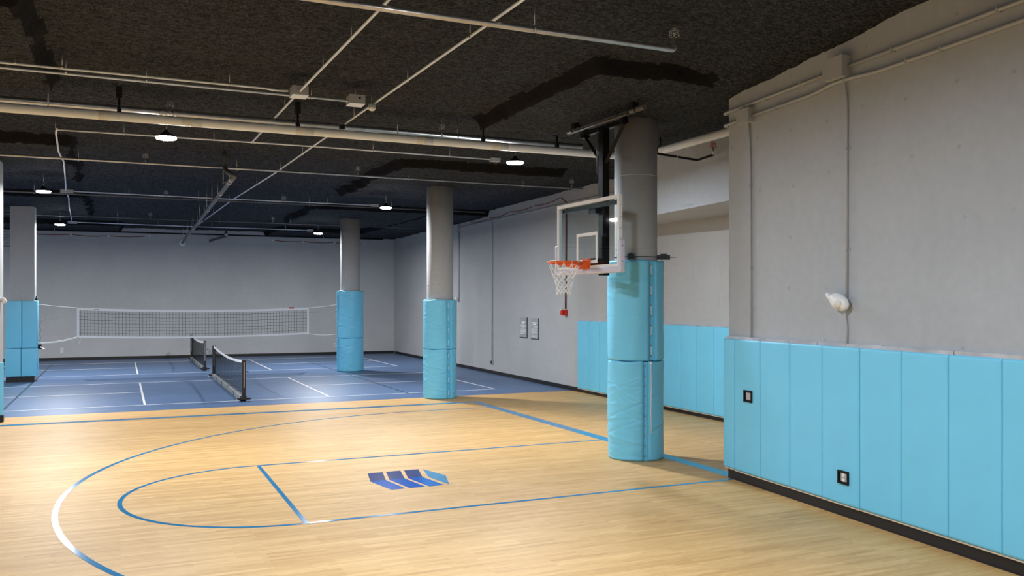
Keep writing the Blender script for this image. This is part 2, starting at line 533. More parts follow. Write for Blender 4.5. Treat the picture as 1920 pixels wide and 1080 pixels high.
# near block: its face is the near right wall, its end is hidden past the corner
loc, rz = on_wall('near', 0)
solo('wall_right_near', MB().prism([(0, 0), (16.2, 0), (16.2, 5.5), (0, 5.5)], 0, ZT), M['wall_near'],
     'near right grey concrete wall above the blue pads', 'wall', kind='structure', loc=loc, rz=rz)
wall_slab('wall_right', 'right', -0.1, 30.0, 0, ZT, 0.25, M['wall'], 'far right grey wall beside the blue court')
wall_slab('wall_back', 'back', -14.0, 15.0, 0, ZT, 0.25, M['wall_back'], 'grey back wall at the far end of the room')
solo('wall_left', MB().bb((-16.2, -6.2, 0), (-16, 41.6, ZT)), M['wall'], 'grey left wall out of the picture', 'wall', kind='structure')
solo('wall_front', MB().bb((-16.2, -6.2, 0), (12.6, -6, ZT)), M['wall'], 'grey wall behind the camera', 'wall', kind='structure')
solo('wall_ledge', MB().prism([(10.04, 16.65), (9.35, 9.85), (11.3, 9.85), (11.3, 16.65)], 4.2, ZT), M['wall_near'],
     'overhanging upper wall in the recess right of the hoop column', 'wall', kind='structure')

def baseboard(name, key, s0, s1, h, label):
    loc, rz = on_wall(key, 0)
    solo(name, MB().bb((s0, -0.014, 0), (s1, 0.0, h)).bb((s0, -0.022, 0), (s1, -0.012, 0.012)), M['base'], label, 'baseboard', kind='structure', loc=loc, rz=rz)
baseboard('baseboard_near', 'near', -0.0, 15.0, 0.125, 'black rubber base under the near blue wall pads')
baseboard('baseboard_right', 'right', 0, 29.5, 0.11, 'black rubber base along the far right wall')
baseboard('baseboard_back', 'back', -12.5, 14.78, 0.12, 'black rubber base along the back wall')

# floor paint ------------------------------------------------------------------
LZ = (-0.001, 0.0025)
def line(fl_, name, pts, width, m, label, closed=False):
    mb = MB().strip(pts, width, LZ[0], LZ[1], closed)
    return part(fl_, name, mb, m, label=label)
YC = 11.61
XB, XF = 7.83, 1.877
y0, y1 = 9.76, 13.46
line(floor_wood, 'court_line', [(XB + 0.05, 19.86), (XB + 0.05, 3.4)], 0.22, M['line_blue'], 'blue baseline')
line(floor_wood, 'court_line', [(-16, 19.90), (XB - 0.06, 19.75)], 0.21, M['line_blue'], 'blue sideline')
line(floor_wood, 'court_line', [(XF + 0.0275, y0), (XB - 0.06, y0)], 0.062, M['line_blue'], 'blue near lane line')
line(floor_wood, 'court_line', [(XF + 0.0275, y1), (XB - 0.06, y1)], 0.062, M['line_blue'], 'blue far lane line')
line(floor_wood, 'court_line', [(XF, y0 - 0.0275), (XF, y1 + 0.0275)], 0.055, M['line_blue'], 'blue free throw line')
R = (y1 - y0) / 2
line(floor_wood, 'court_line', [(XF - 0.04 + R * math.cos(a), YC + R * math.sin(a)) for a in np.linspace(PI / 2, 3 * PI / 2, 49)], 0.055, M['line_blue'], 'blue free throw half circle')
cx, R3 = 6.33, 7.03
arc = [(XB - 0.0625, YC + R3)] + [(cx + R3 * math.cos(a), YC + R3 * math.sin(a)) for a in np.linspace(PI / 2, 3 * PI / 2, 97)]
line(floor_wood, 'court_line', arc, 0.062, M['line_blue'], 'blue three point arc')
# emblem on the lane floor
lg = floor_wood
yt, ym, yb = 12.215, 11.655, 11.035
tops = [(3.217, 3.437), (3.487, 3.701), (3.757, 3.976)]
mids = [(3.107, 3.325), (3.377, 3.594), (3.645, 3.852)]
bots = [(3.224, 3.414), (3.471, 3.688), (3.740, 3.954)]
mb = MB()
for (a, b), (c_, d_) in zip(mids, bots):
    mb.prism([(a, ym), (c_, yb), (d_, yb), (b, ym)], *LZ)
emb = part(lg, 'floor_emblem', mb, M['logo_blue'], label='painted emblem of three blue slanted bars on the wood floor')
mb = MB()
for (a, b), (c_, d_) in zip(tops, mids):
    mb.prism([(a, yt), (c_, ym), (d_, ym), (b, yt)], *LZ)
part(emb, 'upper_bar', mb, M['logo_dark'], label='indigo upper halves of the bars')
part(emb, 'end_chevron', MB().prism([(4.034, yt - 0.02), (3.929, 11.61), (4.027, yb), (4.187, 11.635)], *LZ), M['logo_steel'], label='steel blue end piece')
# pickleball courts
def wline(pts, wd=0.05, m='line_white', label='white court line'):
    line(floor_blue, 'court_line', pts, wd, M[m], label)
for ya, yb_ in ((22.38, 28.52), (31.75, 37.95)):
    ymid = (ya + yb_) / 2 + (0.1 if ya < 30 else 0.05)
    for yy in (ya, yb_): wline([(-4.0, yy), (9.55, yy)])
    for xx in (0.52, 4.9): wline([(xx, ya), (xx, yb_)])
    wline([(9.53, ya), (9.53, yb_)]); wline([(-3.98, ya), (-3.98, yb_)])
    wline([(-4.0, ymid), (0.52, ymid)]); wline([(4.9, ymid), (9.53, ymid)])
wline([(-2.42, 22.0), (-2.42, 38.6)], 0.06, 'line_dark', 'dark volleyball sideline on the left')
wline([(6.97, 22.3), (6.90, 38.6)], 0.05, 'line_dark', 'dark volleyball sideline on the right')

# ------------------------------------------------------------------ columns
def round_column(x, y, r, label, seam_z):
    t = thing('column', label, 'column', (x, y, 0))
    h = cz(x, y) + 0.05
    part(t, 'shaft', MB().lathe([(r, 0), (r, h * 0.5), (r, h)], n=64), M['column'])
    mb = MB()
    for z in seam_z: mb.lathe([(r, z - 0.006), (r + 0.0035, z - 0.003), (r + 0.0035, z + 0.003), (r, z + 0.006)], n=64)
    part(t, 'form_joint', mb, M['column'], label='thin raised casting joint')
    return t
CN, CM, CF = (7.43, 11.79), (7.42, 21.03), (7.37, 30.36)
round_column(*CN, 0.335, 'nearest round grey concrete column, behind the basketball backboard', (3.27, 4.42))
round_column(*CM, 0.335, 'round grey concrete column standing between the hoop column and the farthest one', (2.86,))
round_column(*CF, 0.335, 'farthest round grey concrete column, at the right end of the volleyball net', (2.84,))

def wrap_pad(name, label, c, r_in, r_out, z0, z1, seam, gap, seed, laces='cord', group=None, tilt=0.0, wr=1.0):
    """vinyl pad wrapped round a column, laced shut at an open seam"""
    rng = random.Random(seed)
    t = thing(name, label, 'column pad', (c[0], c[1], z0), 0, group)
    nA, nZ = 150, 90
    H = z1 - z0
    cre = []
    for k in range(26):
        side = rng.choice((0, 0, 0, 1))
        z = rng.uniform(0.03, 0.97) * H
        cre.append((side, z, rng.uniform(-0.5, 0.55), rng.uniform(0.012, 0.028), rng.uniform(0.4, 1.3), rng.choice((-1, 1, 1)) * rng.uniform(0.004, 0.009) * wr))
    a0, a1 = seam + gap / 2 / r_out, seam + 2 * PI - gap / 2 / r_out
    sect = []
    er = 0.035
    # start at the inner edge, round onto the outside, go round, come back inside
    for k in range(5):
        b = PI / 2 * k / 4
        sect.append((a0 + er * (1 - math.sin(b)) / r_out * 0.6, r_out - er + er * math.sin(b) - (r_out - er - r_in) * (1 - k / 4) * 0.9))
    for k in range(1, nA):
        sect.append((a0 + (a1 - a0) * (0.012 + 0.976 * k / nA), r_out))
    for k in range(5):
        b = PI / 2 * (1 - k / 4)
        sect.append((a1 - er * (1 - math.sin(b)) / r_out * 0.6, r_out - er + er * math.sin(b) - (r_out - er - r_in) * (k / 4) * 0.9))
    vs = []
    for j in range(nZ + 1):
        u = j / nZ; z = H * u
        e = min(u, 1 - u) * H
        pull = 0.022 * (1 - min(1, e / 0.03)) ** 2
        for a, r in sect:
            da = (a - a0) * r_out; db = (a1 - a) * r_out
            d = 0.0
            for side, zc, sl, wd, ln, am in cre:
                s_ = db if side == 0 else da
                if s_ < ln * 1.6:
                    d += am * math.exp(-((z - zc - sl * s_) / wd) ** 2) * max(0.0, 1 - s_ / (ln * 1.6)) ** 0.8 * min(1, s_ / 0.05)
            d += 0.004 * math.sin(a * 3 + z * 2.1 + seed) + 0.003 * math.sin(a * 7 - z * 3 + seed)
            rr = r if r < r_out - 0.02 else r + d - pull
            zz = z + 0.008 * math.sin(a * 5 + seed) * (1 if u > 0.5 else 0) * u
            vs.append((rr * math.cos(a), rr * math.sin(a), max(zz, 0.001)))
    n = len(sect); fs = []
    for j in range(nZ):
        for i in range(n - 1):
            fs.append((j * n + i, j * n + i + 1, (j + 1) * n + i + 1, (j + 1) * n + i))
    mb = MB().add(vs, fs, True)
    # top and bottom rings
    for j, flip in ((0, True), (nZ, False)):
        o = len(mb.v)
        ring = [(r_in * math.cos(a), r_in * math.sin(a), vs[j * n][2]) for a, r in sect]
        mb.add(ring, [], False)
        for i in range(n - 1):
            q = (j * n + i, j * n + i + 1, o + i + 1, o + i)
            mb.f.append(tuple(reversed(q)) if flip else q); mb.sm.append(False)
    part(t, 'cover', mb, M['pad'])
    # recessed lacing strip behind the gap
    rs = r_out - 0.045
    mb = MB(); q = 8; half = (gap / 2 + 0.05) / r_out
    vv = []
    for zz in (0.004, H - 0.012):
        for k in range(q + 1):
            a = seam - half + 2 * half * k / q
            vv.append((rs * math.cos(a), rs * math.sin(a), zz))
    mb.add(vv, [(k, k + 1, q + 2 + k, q + 1 + k) for k in range(q)], True)
    part(t, 'lacing_strip', mb, M['pad'])
    rc = rs + 0.010
    tn = Vector((-math.sin(seam), math.cos(seam), 0)); rd = Vector((math.cos(seam), math.sin(seam), 0))
    ng = max(6, int(H / 0.145))
    gm = MB().lathe([(0.005, 0), (0.006, 0.004), (0.011, 0.004), (0.013, 0.0)], n=12)
    gm.xf(Matrix.Translation(rd * (rs + 0.002)) @ rd.to_track_quat('Z', 'Y').to_matrix().to_4x4())
    me = mesh_of('grommet', gm, M['brass'])
    for k in range(ng):
        o = bpy.data.objects.new('grommet', me); COL.objects.link(o); o.parent = t
        o.location = (tn.x * 0, tn.y * 0, H * (k + 0.5) / ng)
    mb = MB()
    if laces == 'cord':
        path = []
        for k in range(0, ng - 1, 2):
            za, zb = H * (k + 0.5) / ng, H * (k + 1.5) / ng
            p = rd * rc; q_ = rd * (rs - 0.012)
            path += [q_ + Vector((0, 0, za)), p + Vector((0, 0, za + 0.015)), p + Vector((0, 0, zb - 0.015)), q_ + Vector((0, 0, zb))]
        mb.tube(path, 0.006, 6)
    else:
        p = rd * (r_out + 0.012) + tn * laces
        mb.tube([p + Vector((0, 0, H - 0.01)), p + tn * 0.004 + Vector((0, 0, H * 0.7)), p + Vector((0, 0, H * 0.5)), p + tn * 0.006 + Vector((0, 0, H * 0.27))], 0.006, 6)
        mb.lathe([(0.006, -0.02), (0.016, -0.008), (0.016, 0.01), (0.006, 0.02)], c=tuple(p + Vector((0, 0, H - 0.03))), n=10)
    part(t, 'lacing_cord', mb, M['cord'], label='white lacing cord')
    return t
GP = 'laced vinyl pads on the round columns'
D2 = PI / 180
wrap_pad('column_pad', 'lower blue laced pad wrapped on the nearest round column under the hoop', CN, 0.336, 0.437, 0.0, 1.535, -101 * D2, 0.085, 11, laces=0.075, group=GP, wr=1.2)
wrap_pad('column_pad', 'upper blue laced pad wrapped on the nearest round column, striped with the backboard shadow', CN, 0.336, 0.440, 1.54, 3.09, -86.5 * D2, 0.11, 5, group=GP, wr=0.35)
wrap_pad('column_pad', 'lower blue laced pad on the round column at the edge of the wood floor', CM, 0.336, 0.425, 0.0, 1.245, -77 * D2, 0.09, 23, group=GP)
wrap_pad('column_pad', 'upper blue laced pad on the round column at the edge of the wood floor', CM, 0.336, 0.425, 1.25, 2.49, -78 * D2, 0.10, 37, group=GP, wr=0.6)
wrap_pad('column_pad', 'lower blue laced pad on the farthest round column, resting on the blue floor', CF, 0.336, 0.465, 0.0, 1.155, -172 * D2, 0.10, 41, group=GP, wr=1.4)
wrap_pad('column_pad', 'upper blue laced pad on the farthest round column, tied to the volleyball net', CF, 0.336, 0.465, 1.16, 2.81, -172 * D2, 0.10, 53, group=GP, wr=1.4)

# square column at left with flat pads
SX0, SX1, SY = -3.06, -2.41, 30.31
t = thing('column', 'square grey column at the left end of the volleyball net', 'column', ((SX0 + SX1) / 2, SY + 0.33, 0))
part(t, 'shaft', MB().bb((SX0, SY, 0), (SX1, SY + 0.66, cz(-2.7, 30.6) + 0.05)), M['column'], world=True)
part(t, 'rubber_base', MB().bb((SX0 - 0.10, SY - 0.11, 0), (SX1 + 0.005, SY - 0.002, 0.15)), M['base'], world=True, label='black rubber base')
part(t, 'corner_conduit', MB().tube([(SX1 + 0.012, SY + 0.02, 2.5), (SX1 + 0.012, SY + 0.02, 5.1)], 0.010, 6), M['conduit'], world=True, label='thin conduit up the right corner')
def flat_pad(lo, hi, label, cat='column pad', group=None, r=0.018):
    return solo('column_pad', MB().rbox(lo, hi, r, 4), M['pad'], label, cat, group)
GS = 'flat pads on the square column'
fy = SY - 0.10
flat_pad((-3.19, fy, 0.165), (-2.765, SY - 0.004, 1.015), 'lower left flat blue pad on the front of the square column', group=GS)
flat_pad((-2.755, fy, 0.165), (-2.335, SY - 0.004, 1.015), 'lower right flat blue pad on the front of the square column', group=GS)
flat_pad((-3.17, fy, 1.025), (-2.745, SY - 0.004, 2.46), 'upper left flat blue pad on the front of the square column', group=GS)
flat_pad((-2.735, fy, 1.025), (-2.335, SY - 0.004, 2.46), 'upper right flat blue pad on the front of the square column', group=GS)
flat_pad((SX1 + 0.004, SY, 0.165), (SX1 + 0.075, SY + 0.62, 1.015), 'lower flat blue pad on the right side of the square column', group=GS)
flat_pad((SX1 + 0.004, SY, 1.025), (SX1 + 0.075, SY + 0.62, 2.46), 'upper flat blue pad on the right side of the square column', group=GS)
# column mostly past the left edge of the picture
EX = -2.26; EY = 20.5
t = thing('column', 'square grey column at the left edge of the picture, only its corner in view', 'column', (EX - 0.33, EY + 0.33, 0))
part(t, 'shaft', MB().bb((EX - 0.66, EY, 0), (EX, EY + 0.66, cz(-2.5, 20.8) + 0.05)), M['column'], world=True)
part(t, 'rubber_base', MB().bb((EX - 0.66, EY - 0.12, 0), (EX + 0.085, EY - 0.002, 0.13)), M['base'], world=True, label='black rubber base')
solo('column_pad', MB().rbox((EX - 0.70, EY - 0.10, 0.14), (EX + 0.08, EY - 0.004, 1.21), 0.018, 4), M['pad'], 'flat blue pad low on the column at the left edge of the picture', 'column pad')

# ------------------------------------------------------------------ wall pads
def wall_pad(key, s0, s1, z0, z1, d, label, group, cut=None):
    loc, rz = on_wall(key, (s0 + s1) / 2, z0)
    t = thing('wall_pad', label, 'wall pad', loc, rz, group)
    hw = (s1 - s0) / 2; H = z1 - z0
    # pillowed front on a rounded slab
    nx, nz = 16, 24
    def sx(u): return -hw + 2 * hw * u
    vs = []; fs = []
    prof = lambda u, L: min(1.0, (min(u, 1 - u) * L) / 0.014)
    for j in range(nz + 1):
        w_ = j / nz; zz = H * (0.5 - 0.5 * math.cos(PI * w_))
        for i in range(nx + 1):
            u = 0.5 - 0.5 * math.cos(PI * i / nx)
            a = prof(u, 2 * hw); b = prof(zz / H, H)
            e = math.sqrt(max(0, 1 - (1 - a) ** 2)) * math.sqrt(max(0, 1 - (1 - b) ** 2))
            dep = d - 0.014 * (1 - e) + 0.004 * math.sin(PI * u) * math.sin(PI * zz / H)
            vs.append((sx(u), -dep, zz))
    n = nx + 1
    for j in range(nz):
        for i in range(nx):
            fs.append((j * n + i, j * n + i + 1, (j + 1) * n + i + 1, (j + 1) * n + i))
    mb = MB().add(vs, fs, True)
    o = len(vs)
    border = [i for i in range(n)] + [j * n + nx for j in range(1, nz + 1)] + [nz * n + i for i in range(nx - 1, -1, -1)] + [j * n for j in range(nz - 1, 0, -1)]
    back = [(vs[i][0], -0.012, vs[i][2]) for i in border]
    mb.add(back, [], False)
    k = len(border)
    for i in range(k):
        q = (o + i, o + (i + 1) % k, border[(i + 1) % k], border[i])
        mb.f.append(q); mb.sm.append(False)
    part(t, 'cushion', mb, M['pad'])
    part(t, 'backing_board', MB().bb((-hw + 0.001, -0.011, -0.016), (hw - 0.001, -0.001, H - 0.004)).bb((-hw + 0.001, -d + 0.006, -0.016), (hw - 0.001, -0.001, -0.001)), M['plywood'], label='pale plywood backing board')
    return t
GN = 'blue pads on the near right wall'
bn = [0.212, 0.797, 1.411, 2.017, 2.629, 3.240, 3.851, 4.462, 5.073, 5.684]
ords = ['blue wall pad beside the corner, with the switch box let into it',
        'plain blue wall pad, second from the near wall corner strip',
        'plain blue wall pad, third from the near wall corner strip',
        'blue wall pad with the power outlet low in it',
        'blue wall pad just right of the one with the low power outlet',
        'blue wall pad two places right of the one with the low power outlet',
        'blue wall pad three places right of the one with the low power outlet',
        'blue wall pad at the right edge of the picture',
        'blue wall pad just beyond the right edge of the picture']
ords[0] = 'blue near wall pad holding the square switch box'
for i in range(9):
    wall_pad('near', bn[i] + 0.002, bn[i + 1] - 0.002, 0.15, 1.94, 0.058 + (0.006 if i == 3 else 0), ords[i], GN)
# narrow pad folded round the corner
t = wall_thing('wall_pad', 'narrow blue pad wrapped round the near wall corner', 'wall pad', 'near', 0.0, 0.155, GN)
mb = MB().rbox((-0.062, -0.056, 0), (0.209, -0.002, 1.785), 0.018, 4)
mb.rbox((-0.062, -0.03, 0), (-0.002, 0.45, 1.785), 0.018, 4)
part(t, 'cushion', mb, M['pad'])
part(t, 'backing_board', MB().bb((-0.03, -0.048, -0.016), (0.205, -0.001, -0.001)), M['plywood'], label='pale plywood backing board')
GR = 'blue pads on the recessed right wall'
sR = lambda y: (39.47 - y) / 0.9998
rl = ['blue wall pad at the left end of the recessed wall row', 'second blue recessed wall pad from the left end, just left of the hoop column']
yy = 20.83; k = 0
while yy > 13.6:
    s0 = sR(yy); s1 = s0 + 0.61
    if k < 2: lb = rl[k]
    elif s1 < sR(16.5): lb = 'blue recessed wall pad hidden behind the hoop column, %s of the row' % ['', '', 'third', 'fourth', 'fifth', 'sixth', 'seventh'][k]
    else: lb = ['first', 'second', 'third', 'fourth', 'fifth', 'sixth'][max(0, k - 7)] + ' blue recessed wall pad right of the hoop column'
    wall_pad('right', s0 + 0.002, s1 - 0.002, 0.10, 1.925, 0.055, lb, GR)
    yy -= 0.61; k += 1

# bright strips along the pad tops
t = wall_thing('metal_strip', 'bright metal strip along the top of the near wall pads', 'metal strip', 'near', 0, 1.935)
mb = MB()
rr = random.Random(4)
s = -0.02
while s < 6.2:
    L = rr.uniform(0.5, 1.1); k = rr.uniform(-0.004, 0.004)
    mb.bb((s, -0.034 + k, 0.0), (s + L - 0.008, -0.002, 0.046 + k))
    s += L
part(t, 'strip', mb, M['chrome'])
t = wall_thing('metal_strip', 'bright metal strip along the top of the recessed wall pads', 'metal strip', 'right', sR(20.83), 1.92)
mb = MB(); s = 0.05
while s < 7:
    L = rr.uniform(0.7, 1.3)
    mb.bb((s, -0.03, 0), (s + L - 0.01, -0.002, rr.uniform(0.022, 0.03))); s += L
part(t, 'strip', mb, M['chrome'])

# ------------------------------------------------------------------ basketball hoop
HX, HY = 6.05, 11.59
hoop = thing('basketball_hoop', 'glass backboard basketball hoop with orange rim, hung on a black post from the ceiling', 'basketball hoop', (HX, HY, 3.05), 2.0 * D2)
# local frame: rim centre is the origin, +x towards the backboard, +y to the far side
bx = 0.385                                    # front of the board
BW, BB, BT = 0.905, -0.105, 0.935
fw = 0.052
glass = part(hoop, 'glass_panel', MB().bb((bx + 0.012, -BW + 0.02, BB + 0.02), (bx + 0.024, BW - 0.02, BT - 0.02)), M['glass'], label='clear glass pane')
mb = MB()
for lo, hi in (((-BW, BT - fw), (BW, BT)), ((-BW, BB), (BW, BB + fw)), ((-BW, BB + fw), (-BW + fw, BT - fw)), ((BW - fw, BB + fw), (BW, BT - fw))):
    mb.bb((bx, lo[0], lo[1]), (bx + 0.055, hi[0], hi[1]))
fr = part(hoop, 'board_frame', mb, M['white_frame'], label='white frame round the glass')
for z in (0.28, 0.45, 0.62, 0.79): part(fr, 'bolt', MB().lathe([(0.006, 0), (0.006, 0.003)], c=(bx + 0.03, -BW, z), n=8, axis='y'), M['black_matte'], label='dark bolt in the frame edge')
mb = MB(); sw, sb, st_, lw = 0.305, -0.02, 0.445, 0.048
for lo, hi in (((-sw, st_ - lw), (sw, st_)), ((-sw, sb), (sw, sb + lw)), ((-sw, sb + lw), (-sw + lw, st_ - lw)), ((sw - lw, sb + lw), (sw, st_ - lw))):
    mb.bb((bx + 0.0095, lo[0], lo[1]), (bx + 0.0115, hi[0], hi[1]))
part(glass, 'target_square', mb, M['white'], label='white target rectangle')
# padding: a U round the lower half
def u_pad():
    mb = MB()
    zb, zt, th, ov = BB - 0.075, BB + 0.40, 0.075, 0.028
    for sgn in (-1, 1):
        a, b = sorted((sgn * (BW - 0.012), sgn * (BW + 0.055)))
        mb.rbox((bx - ov + 0.012, a, zb), (bx + th, b, zt), 0.024, 4)
    mb.rbox((bx - ov + 0.013, -BW - 0.03, zb + 0.001), (bx + th - 0.001, BW + 0.03, BB + 0.012), 0.024, 4)
    return mb
pd = part(hoop, 'edge_padding', u_pad(), M['lavender'], label='pale lavender edge padding')
for z in (-0.02, 0.20): part(pd, 'bolt', MB().lathe([(0.008, 0), (0.008, 0.004)], c=(bx + 0.025, -BW - 0.054, z), n=10, axis='y'), M['black_matte'], label='dark bolt in the padding')
# rim and bracket
def ring(R_, z, r, n=64, m=10):
    vs = []; fs = []
    for i in range(n):
        a = 2 * PI * i / n
        for j in range(m):
            b = 2 * PI * j / m
            q = R_ + r * math.cos(b)
            vs.append((q * math.cos(a), q * math.sin(a), z + r * math.sin(b)))
    for i in range(n):
        for j in range(m):
            fs.append((i * m + j, ((i + 1) % n) * m + j, ((i + 1) % n) * m + (j + 1) % m, i * m + (j + 1) % m))
    return MB().add(vs, fs, True)
rim_mb = ring(0.2286 + 0.009, 0.0, 0.0095)
# deep skirt of the breakaway rim seen below the hoop
n = 64
vs = []
for i in range(n + 1):
    a = 2 * PI * i / n
    dd = 0.026 + 0.050 * max(0, math.cos(a)) ** 1.0 + 0.008 * (1 + math.cos(a))
    for z in (0.0, -dd):
        for q in (0.236, 0.240):
            vs.append((q * math.cos(a), q * math.sin(a), z))
fs = []
for i in range(n):
    o = i * 4; p_ = o + 4
    fs += [(o + 1, o + 3, p_ + 3, p_ + 1), (o, p_, p_ + 2, o + 2), (o + 2, p_ + 2, p_ + 3, o + 3), (o, o + 1, p_ + 1, p_)]
rim_mb.add(vs, fs, True)
rim = part(hoop, 'rim', rim_mb, M['orange'], label='orange steel rim')
mb = MB()
mb.rbox((0.275, -0.085, -0.105), (bx + 0.006, 0.085, 0.022), 0.010, 3, False)
mb.prism([(0.16, -0.16), (0.31, -0.085), (0.31, 0.085), (0.16, 0.16), (0.235, 0.0)], -0.012, 0.004)
mb.bb((bx - 0.014, -0.115, -0.10), (bx + 0.010, 0.115, 0.055))
mb.add([(0.21, -0.05, -0.028), (0.21, 0.05, -0.028), (0.30, 0.075, -0.10), (0.30, -0.075, -0.10), (0.30, -0.075, -0.01), (0.30, 0.075, -0.01)],
       [(0, 1, 2, 3), (0, 3, 4), (1, 5, 2), (0, 4, 5, 1)])
br_ = part(rim, 'mount_bracket', mb, M['orange'])
for yy_ in (-0.09, 0.09):
    part(rim, 'bolt', MB().lathe([(0.010, 0), (0.010, 0.006)], c=(bx - 0.018, yy_, 0.035), n=8, axis='x'), M['dark_steel'])
# net of knotted white cord
def hoop_net():
    mb = MB()
    K = 12
    rad = [0.236, 0.190, 0.166, 0.147, 0.132, 0.121, 0.113, 0.108, 0.107]
    zz = [-0.022, -0.155, -0.212, -0.263, -0.309, -0.352, -0.393, -0.432, -0.470]
    rng = random.Random(9)
    jit = {}
    def node(k, i):
        i = i % K
        if (k, i) not in jit:
            a = 2 * PI * (i + 0.5 * (k % 2)) / K + rng.uniform(-0.06, 0.06) * (k > 1)
            jit[(k, i)] = Vector((rad[k] * math.cos(a), rad[k] * math.sin(a), zz[k] + rng.uniform(-0.007, 0.007) * (k > 0)))
        return jit[(k, i)]
    for k in range(8):
        for i in range(K):
            a = node(k, i)
            for j in ((i, i - 1) if k % 2 == 0 else (i, i + 1)):
                b = node(k + 1, j)
                m_ = (a + b) / 2 + Vector((0, 0, -0.003))
                mb.tube([a, m_, b], 0.0048, 5)
        if k > 0:
            for i in range(K):
                p = node(k, i); mb.lathe([(0.003, -0.010), (0.0085, -0.003), (0.0085, 0.004), (0.003, 0.010)], c=tuple(p), n=6)
    for i in range(K):
        p = node(8, i)
        mb.lathe([(0.004, -0.022), (0.010, -0.008), (0.009, 0.006), (0.004, 0.014)], c=tuple(p), n=6)
        q = node(0, i); d = Vector((q.x, q.y, 0)).normalized()
        mb.tube([q, q + d * 0.012 + Vector((0, 0, 0.020)), q + Vector((0, 0, 0.034)), q - d * 0.008 + Vector((0, 0, 0.018)), q], 0.004, 5)
    return mb
part(hoop, 'net', hoop_net(), M['cord'], label='white cord net')
# post, beam, braces, ceiling pipe
px_, ph = 0.70, 0.060
mb = MB().bb((px_ - ph, -ph, -0.197), (px_ + ph, ph, 2.05))
post = part(hoop, 'post', mb, M['black'], label='black square steel post')
mb = MB().bb((bx + 0.056, -0.82, BT - 0.125), (bx + 0.105, 0.82, BT - 0.062))
mb.bb((bx + 0.1, -0.1, BT - 0.2), (px_ - ph, 0.1, BT - 0.06))
mb.bb((bx + 0.056, -0.12, -0.09), (px_ - ph, 0.12, 0.06))
part(hoop, 'board_support', mb, M['black'], label='black steel rail and arms behind the board')
mb = MB().bb((px_ - 0.035, -0.62, 2.025), (px_ + 0.035, 0.66, 2.095))
mb.bb((px_ - 0.05, 0.5, 1.99), (px_ + 0.05, 0.6, 2.035))
part(hoop, 'beam', mb, M['black'], label='black cross beam on the post')
for sg in (-1, 1):
    part(hoop, 'brace', MB().tube([(px_, sg * 0.56, 2.03), (px_, sg * 0.055, 1.52)], 0.034, 4, smooth=False), M['black_matte'], label='black diagonal brace')
pipe = part(hoop, 'ceiling_pipe', MB().tube([(px_, -1.08, 2.175), (px_, 1.08, 2.175)], 0.042, 16), M['dark_steel'], label='dark round ceiling pipe')
part(hoop, 'ceiling_pipe', MB().tube([(px_ - 0.06, -0.72, 2.13), (px_ - 0.06, 0.86, 2.13)], 0.020, 10), M['dark_steel'], label='thin bright rod beside the pipe')
for y_ in (-0.88, -0.72, -0.45, 0.66, 0.80, 0.92):
    part(pipe, 'pipe_ring', MB().lathe([(0.043, -0.008), (0.050, -0.008), (0.050, 0.008), (0.043, 0.008)], c=(px_, y_, 2.175), n=16, axis='y'), M['black_matte'], label='black ring round the pipe')
for y_ in (-0.80, 0.86):
    part(pipe, 'ceiling_clamp', MB().bb((px_ - 0.05, y_ - 0.05, 2.19), (px_ + 0.05, y_ + 0.05, 2.34)), M['black_matte'], label='black clamp up to the ceiling')
for y_ in (-0.53, 0.585):
    part(pipe, 'beam_clamp', MB().bb((px_ - 0.04, y_ - 0.04, 2.05), (px_ + 0.05, y_ + 0.04, 2.15)), M['black_matte'], label='black clamp down to the beam')
part(hoop, 'hanger_rod', MB().tube([(px_, -0.53, 2.0), (px_, -0.53, 2.16)], 0.008, 6).lathe([(0.018, -0.012), (0.018, 0.012)], c=(px_, -0.53, 2.01), n=8), M['steel'], label='steel hanger rod')
part(hoop, 'drive_rod', MB().tube([(px_ - 0.085, 0.06, 1.35), (px_ - 0.085, 0.06, 2.06)], 0.006, 6), M['dark_steel'], label='thin steel rod along the post')

# tie strap round the hoop column, with two black clamps
t = thing('tie_strap', 'black strap with two clamps round the hoop column above its blue pad', 'strap', (CN[0], CN[1], 3.15))
mb = MB()
vs = []; N_ = 64
for i in range(N_):
    a = 2 * PI * i / N_
    for rr_, zz_ in ((0.338, -0.005), (0.341, -0.005), (0.341, 0.005), (0.338, 0.005)):
        vs.append((rr_ * math.cos(a), rr_ * math.sin(a), zz_))
fs = []
for i in range(N_):
    for j in range(4):
        fs.append((i * 4 + j, ((i + 1) % N_) * 4 + j, ((i + 1) % N_) * 4 + (j + 1) % 4, i * 4 + (j + 1) % 4))
part(t, 'strap', MB().add(vs, fs, False), M['black_matte'])
cr = Vector((0.912, -0.409, 0))
def clamp(u0, u1, fwd, rod):
    mb = MB()
    a = math.atan2(cr.y, cr.x)
    c = cr * ((u0 + u1) / 2) + Vector((-0.409, -0.912, 0)) * fwd
    mb.box(c, (u1 - u0, 0.05, 0.075), a)
    mb.box(c + Vector((0, 0, 0.045)), ((u1 - u0) * 0.5, 0.06, 0.02), a)
    o = part(t, 'clamp', mb, M['black'])
    if rod:
        m2 = MB().tube([cr * u1 + Vector((-0.409, -0.912, 0)) * fwd, cr * (u1 + rod) + Vector((-0.409, -0.912, 0)) * fwd], 0.007, 6)
        part(o, 'rod', m2, M['steel'], label='thin rod end')
clamp(-0.18, -0.07, 0.36, 0)
clamp(0.335, 0.53, 0.05, 0.10)

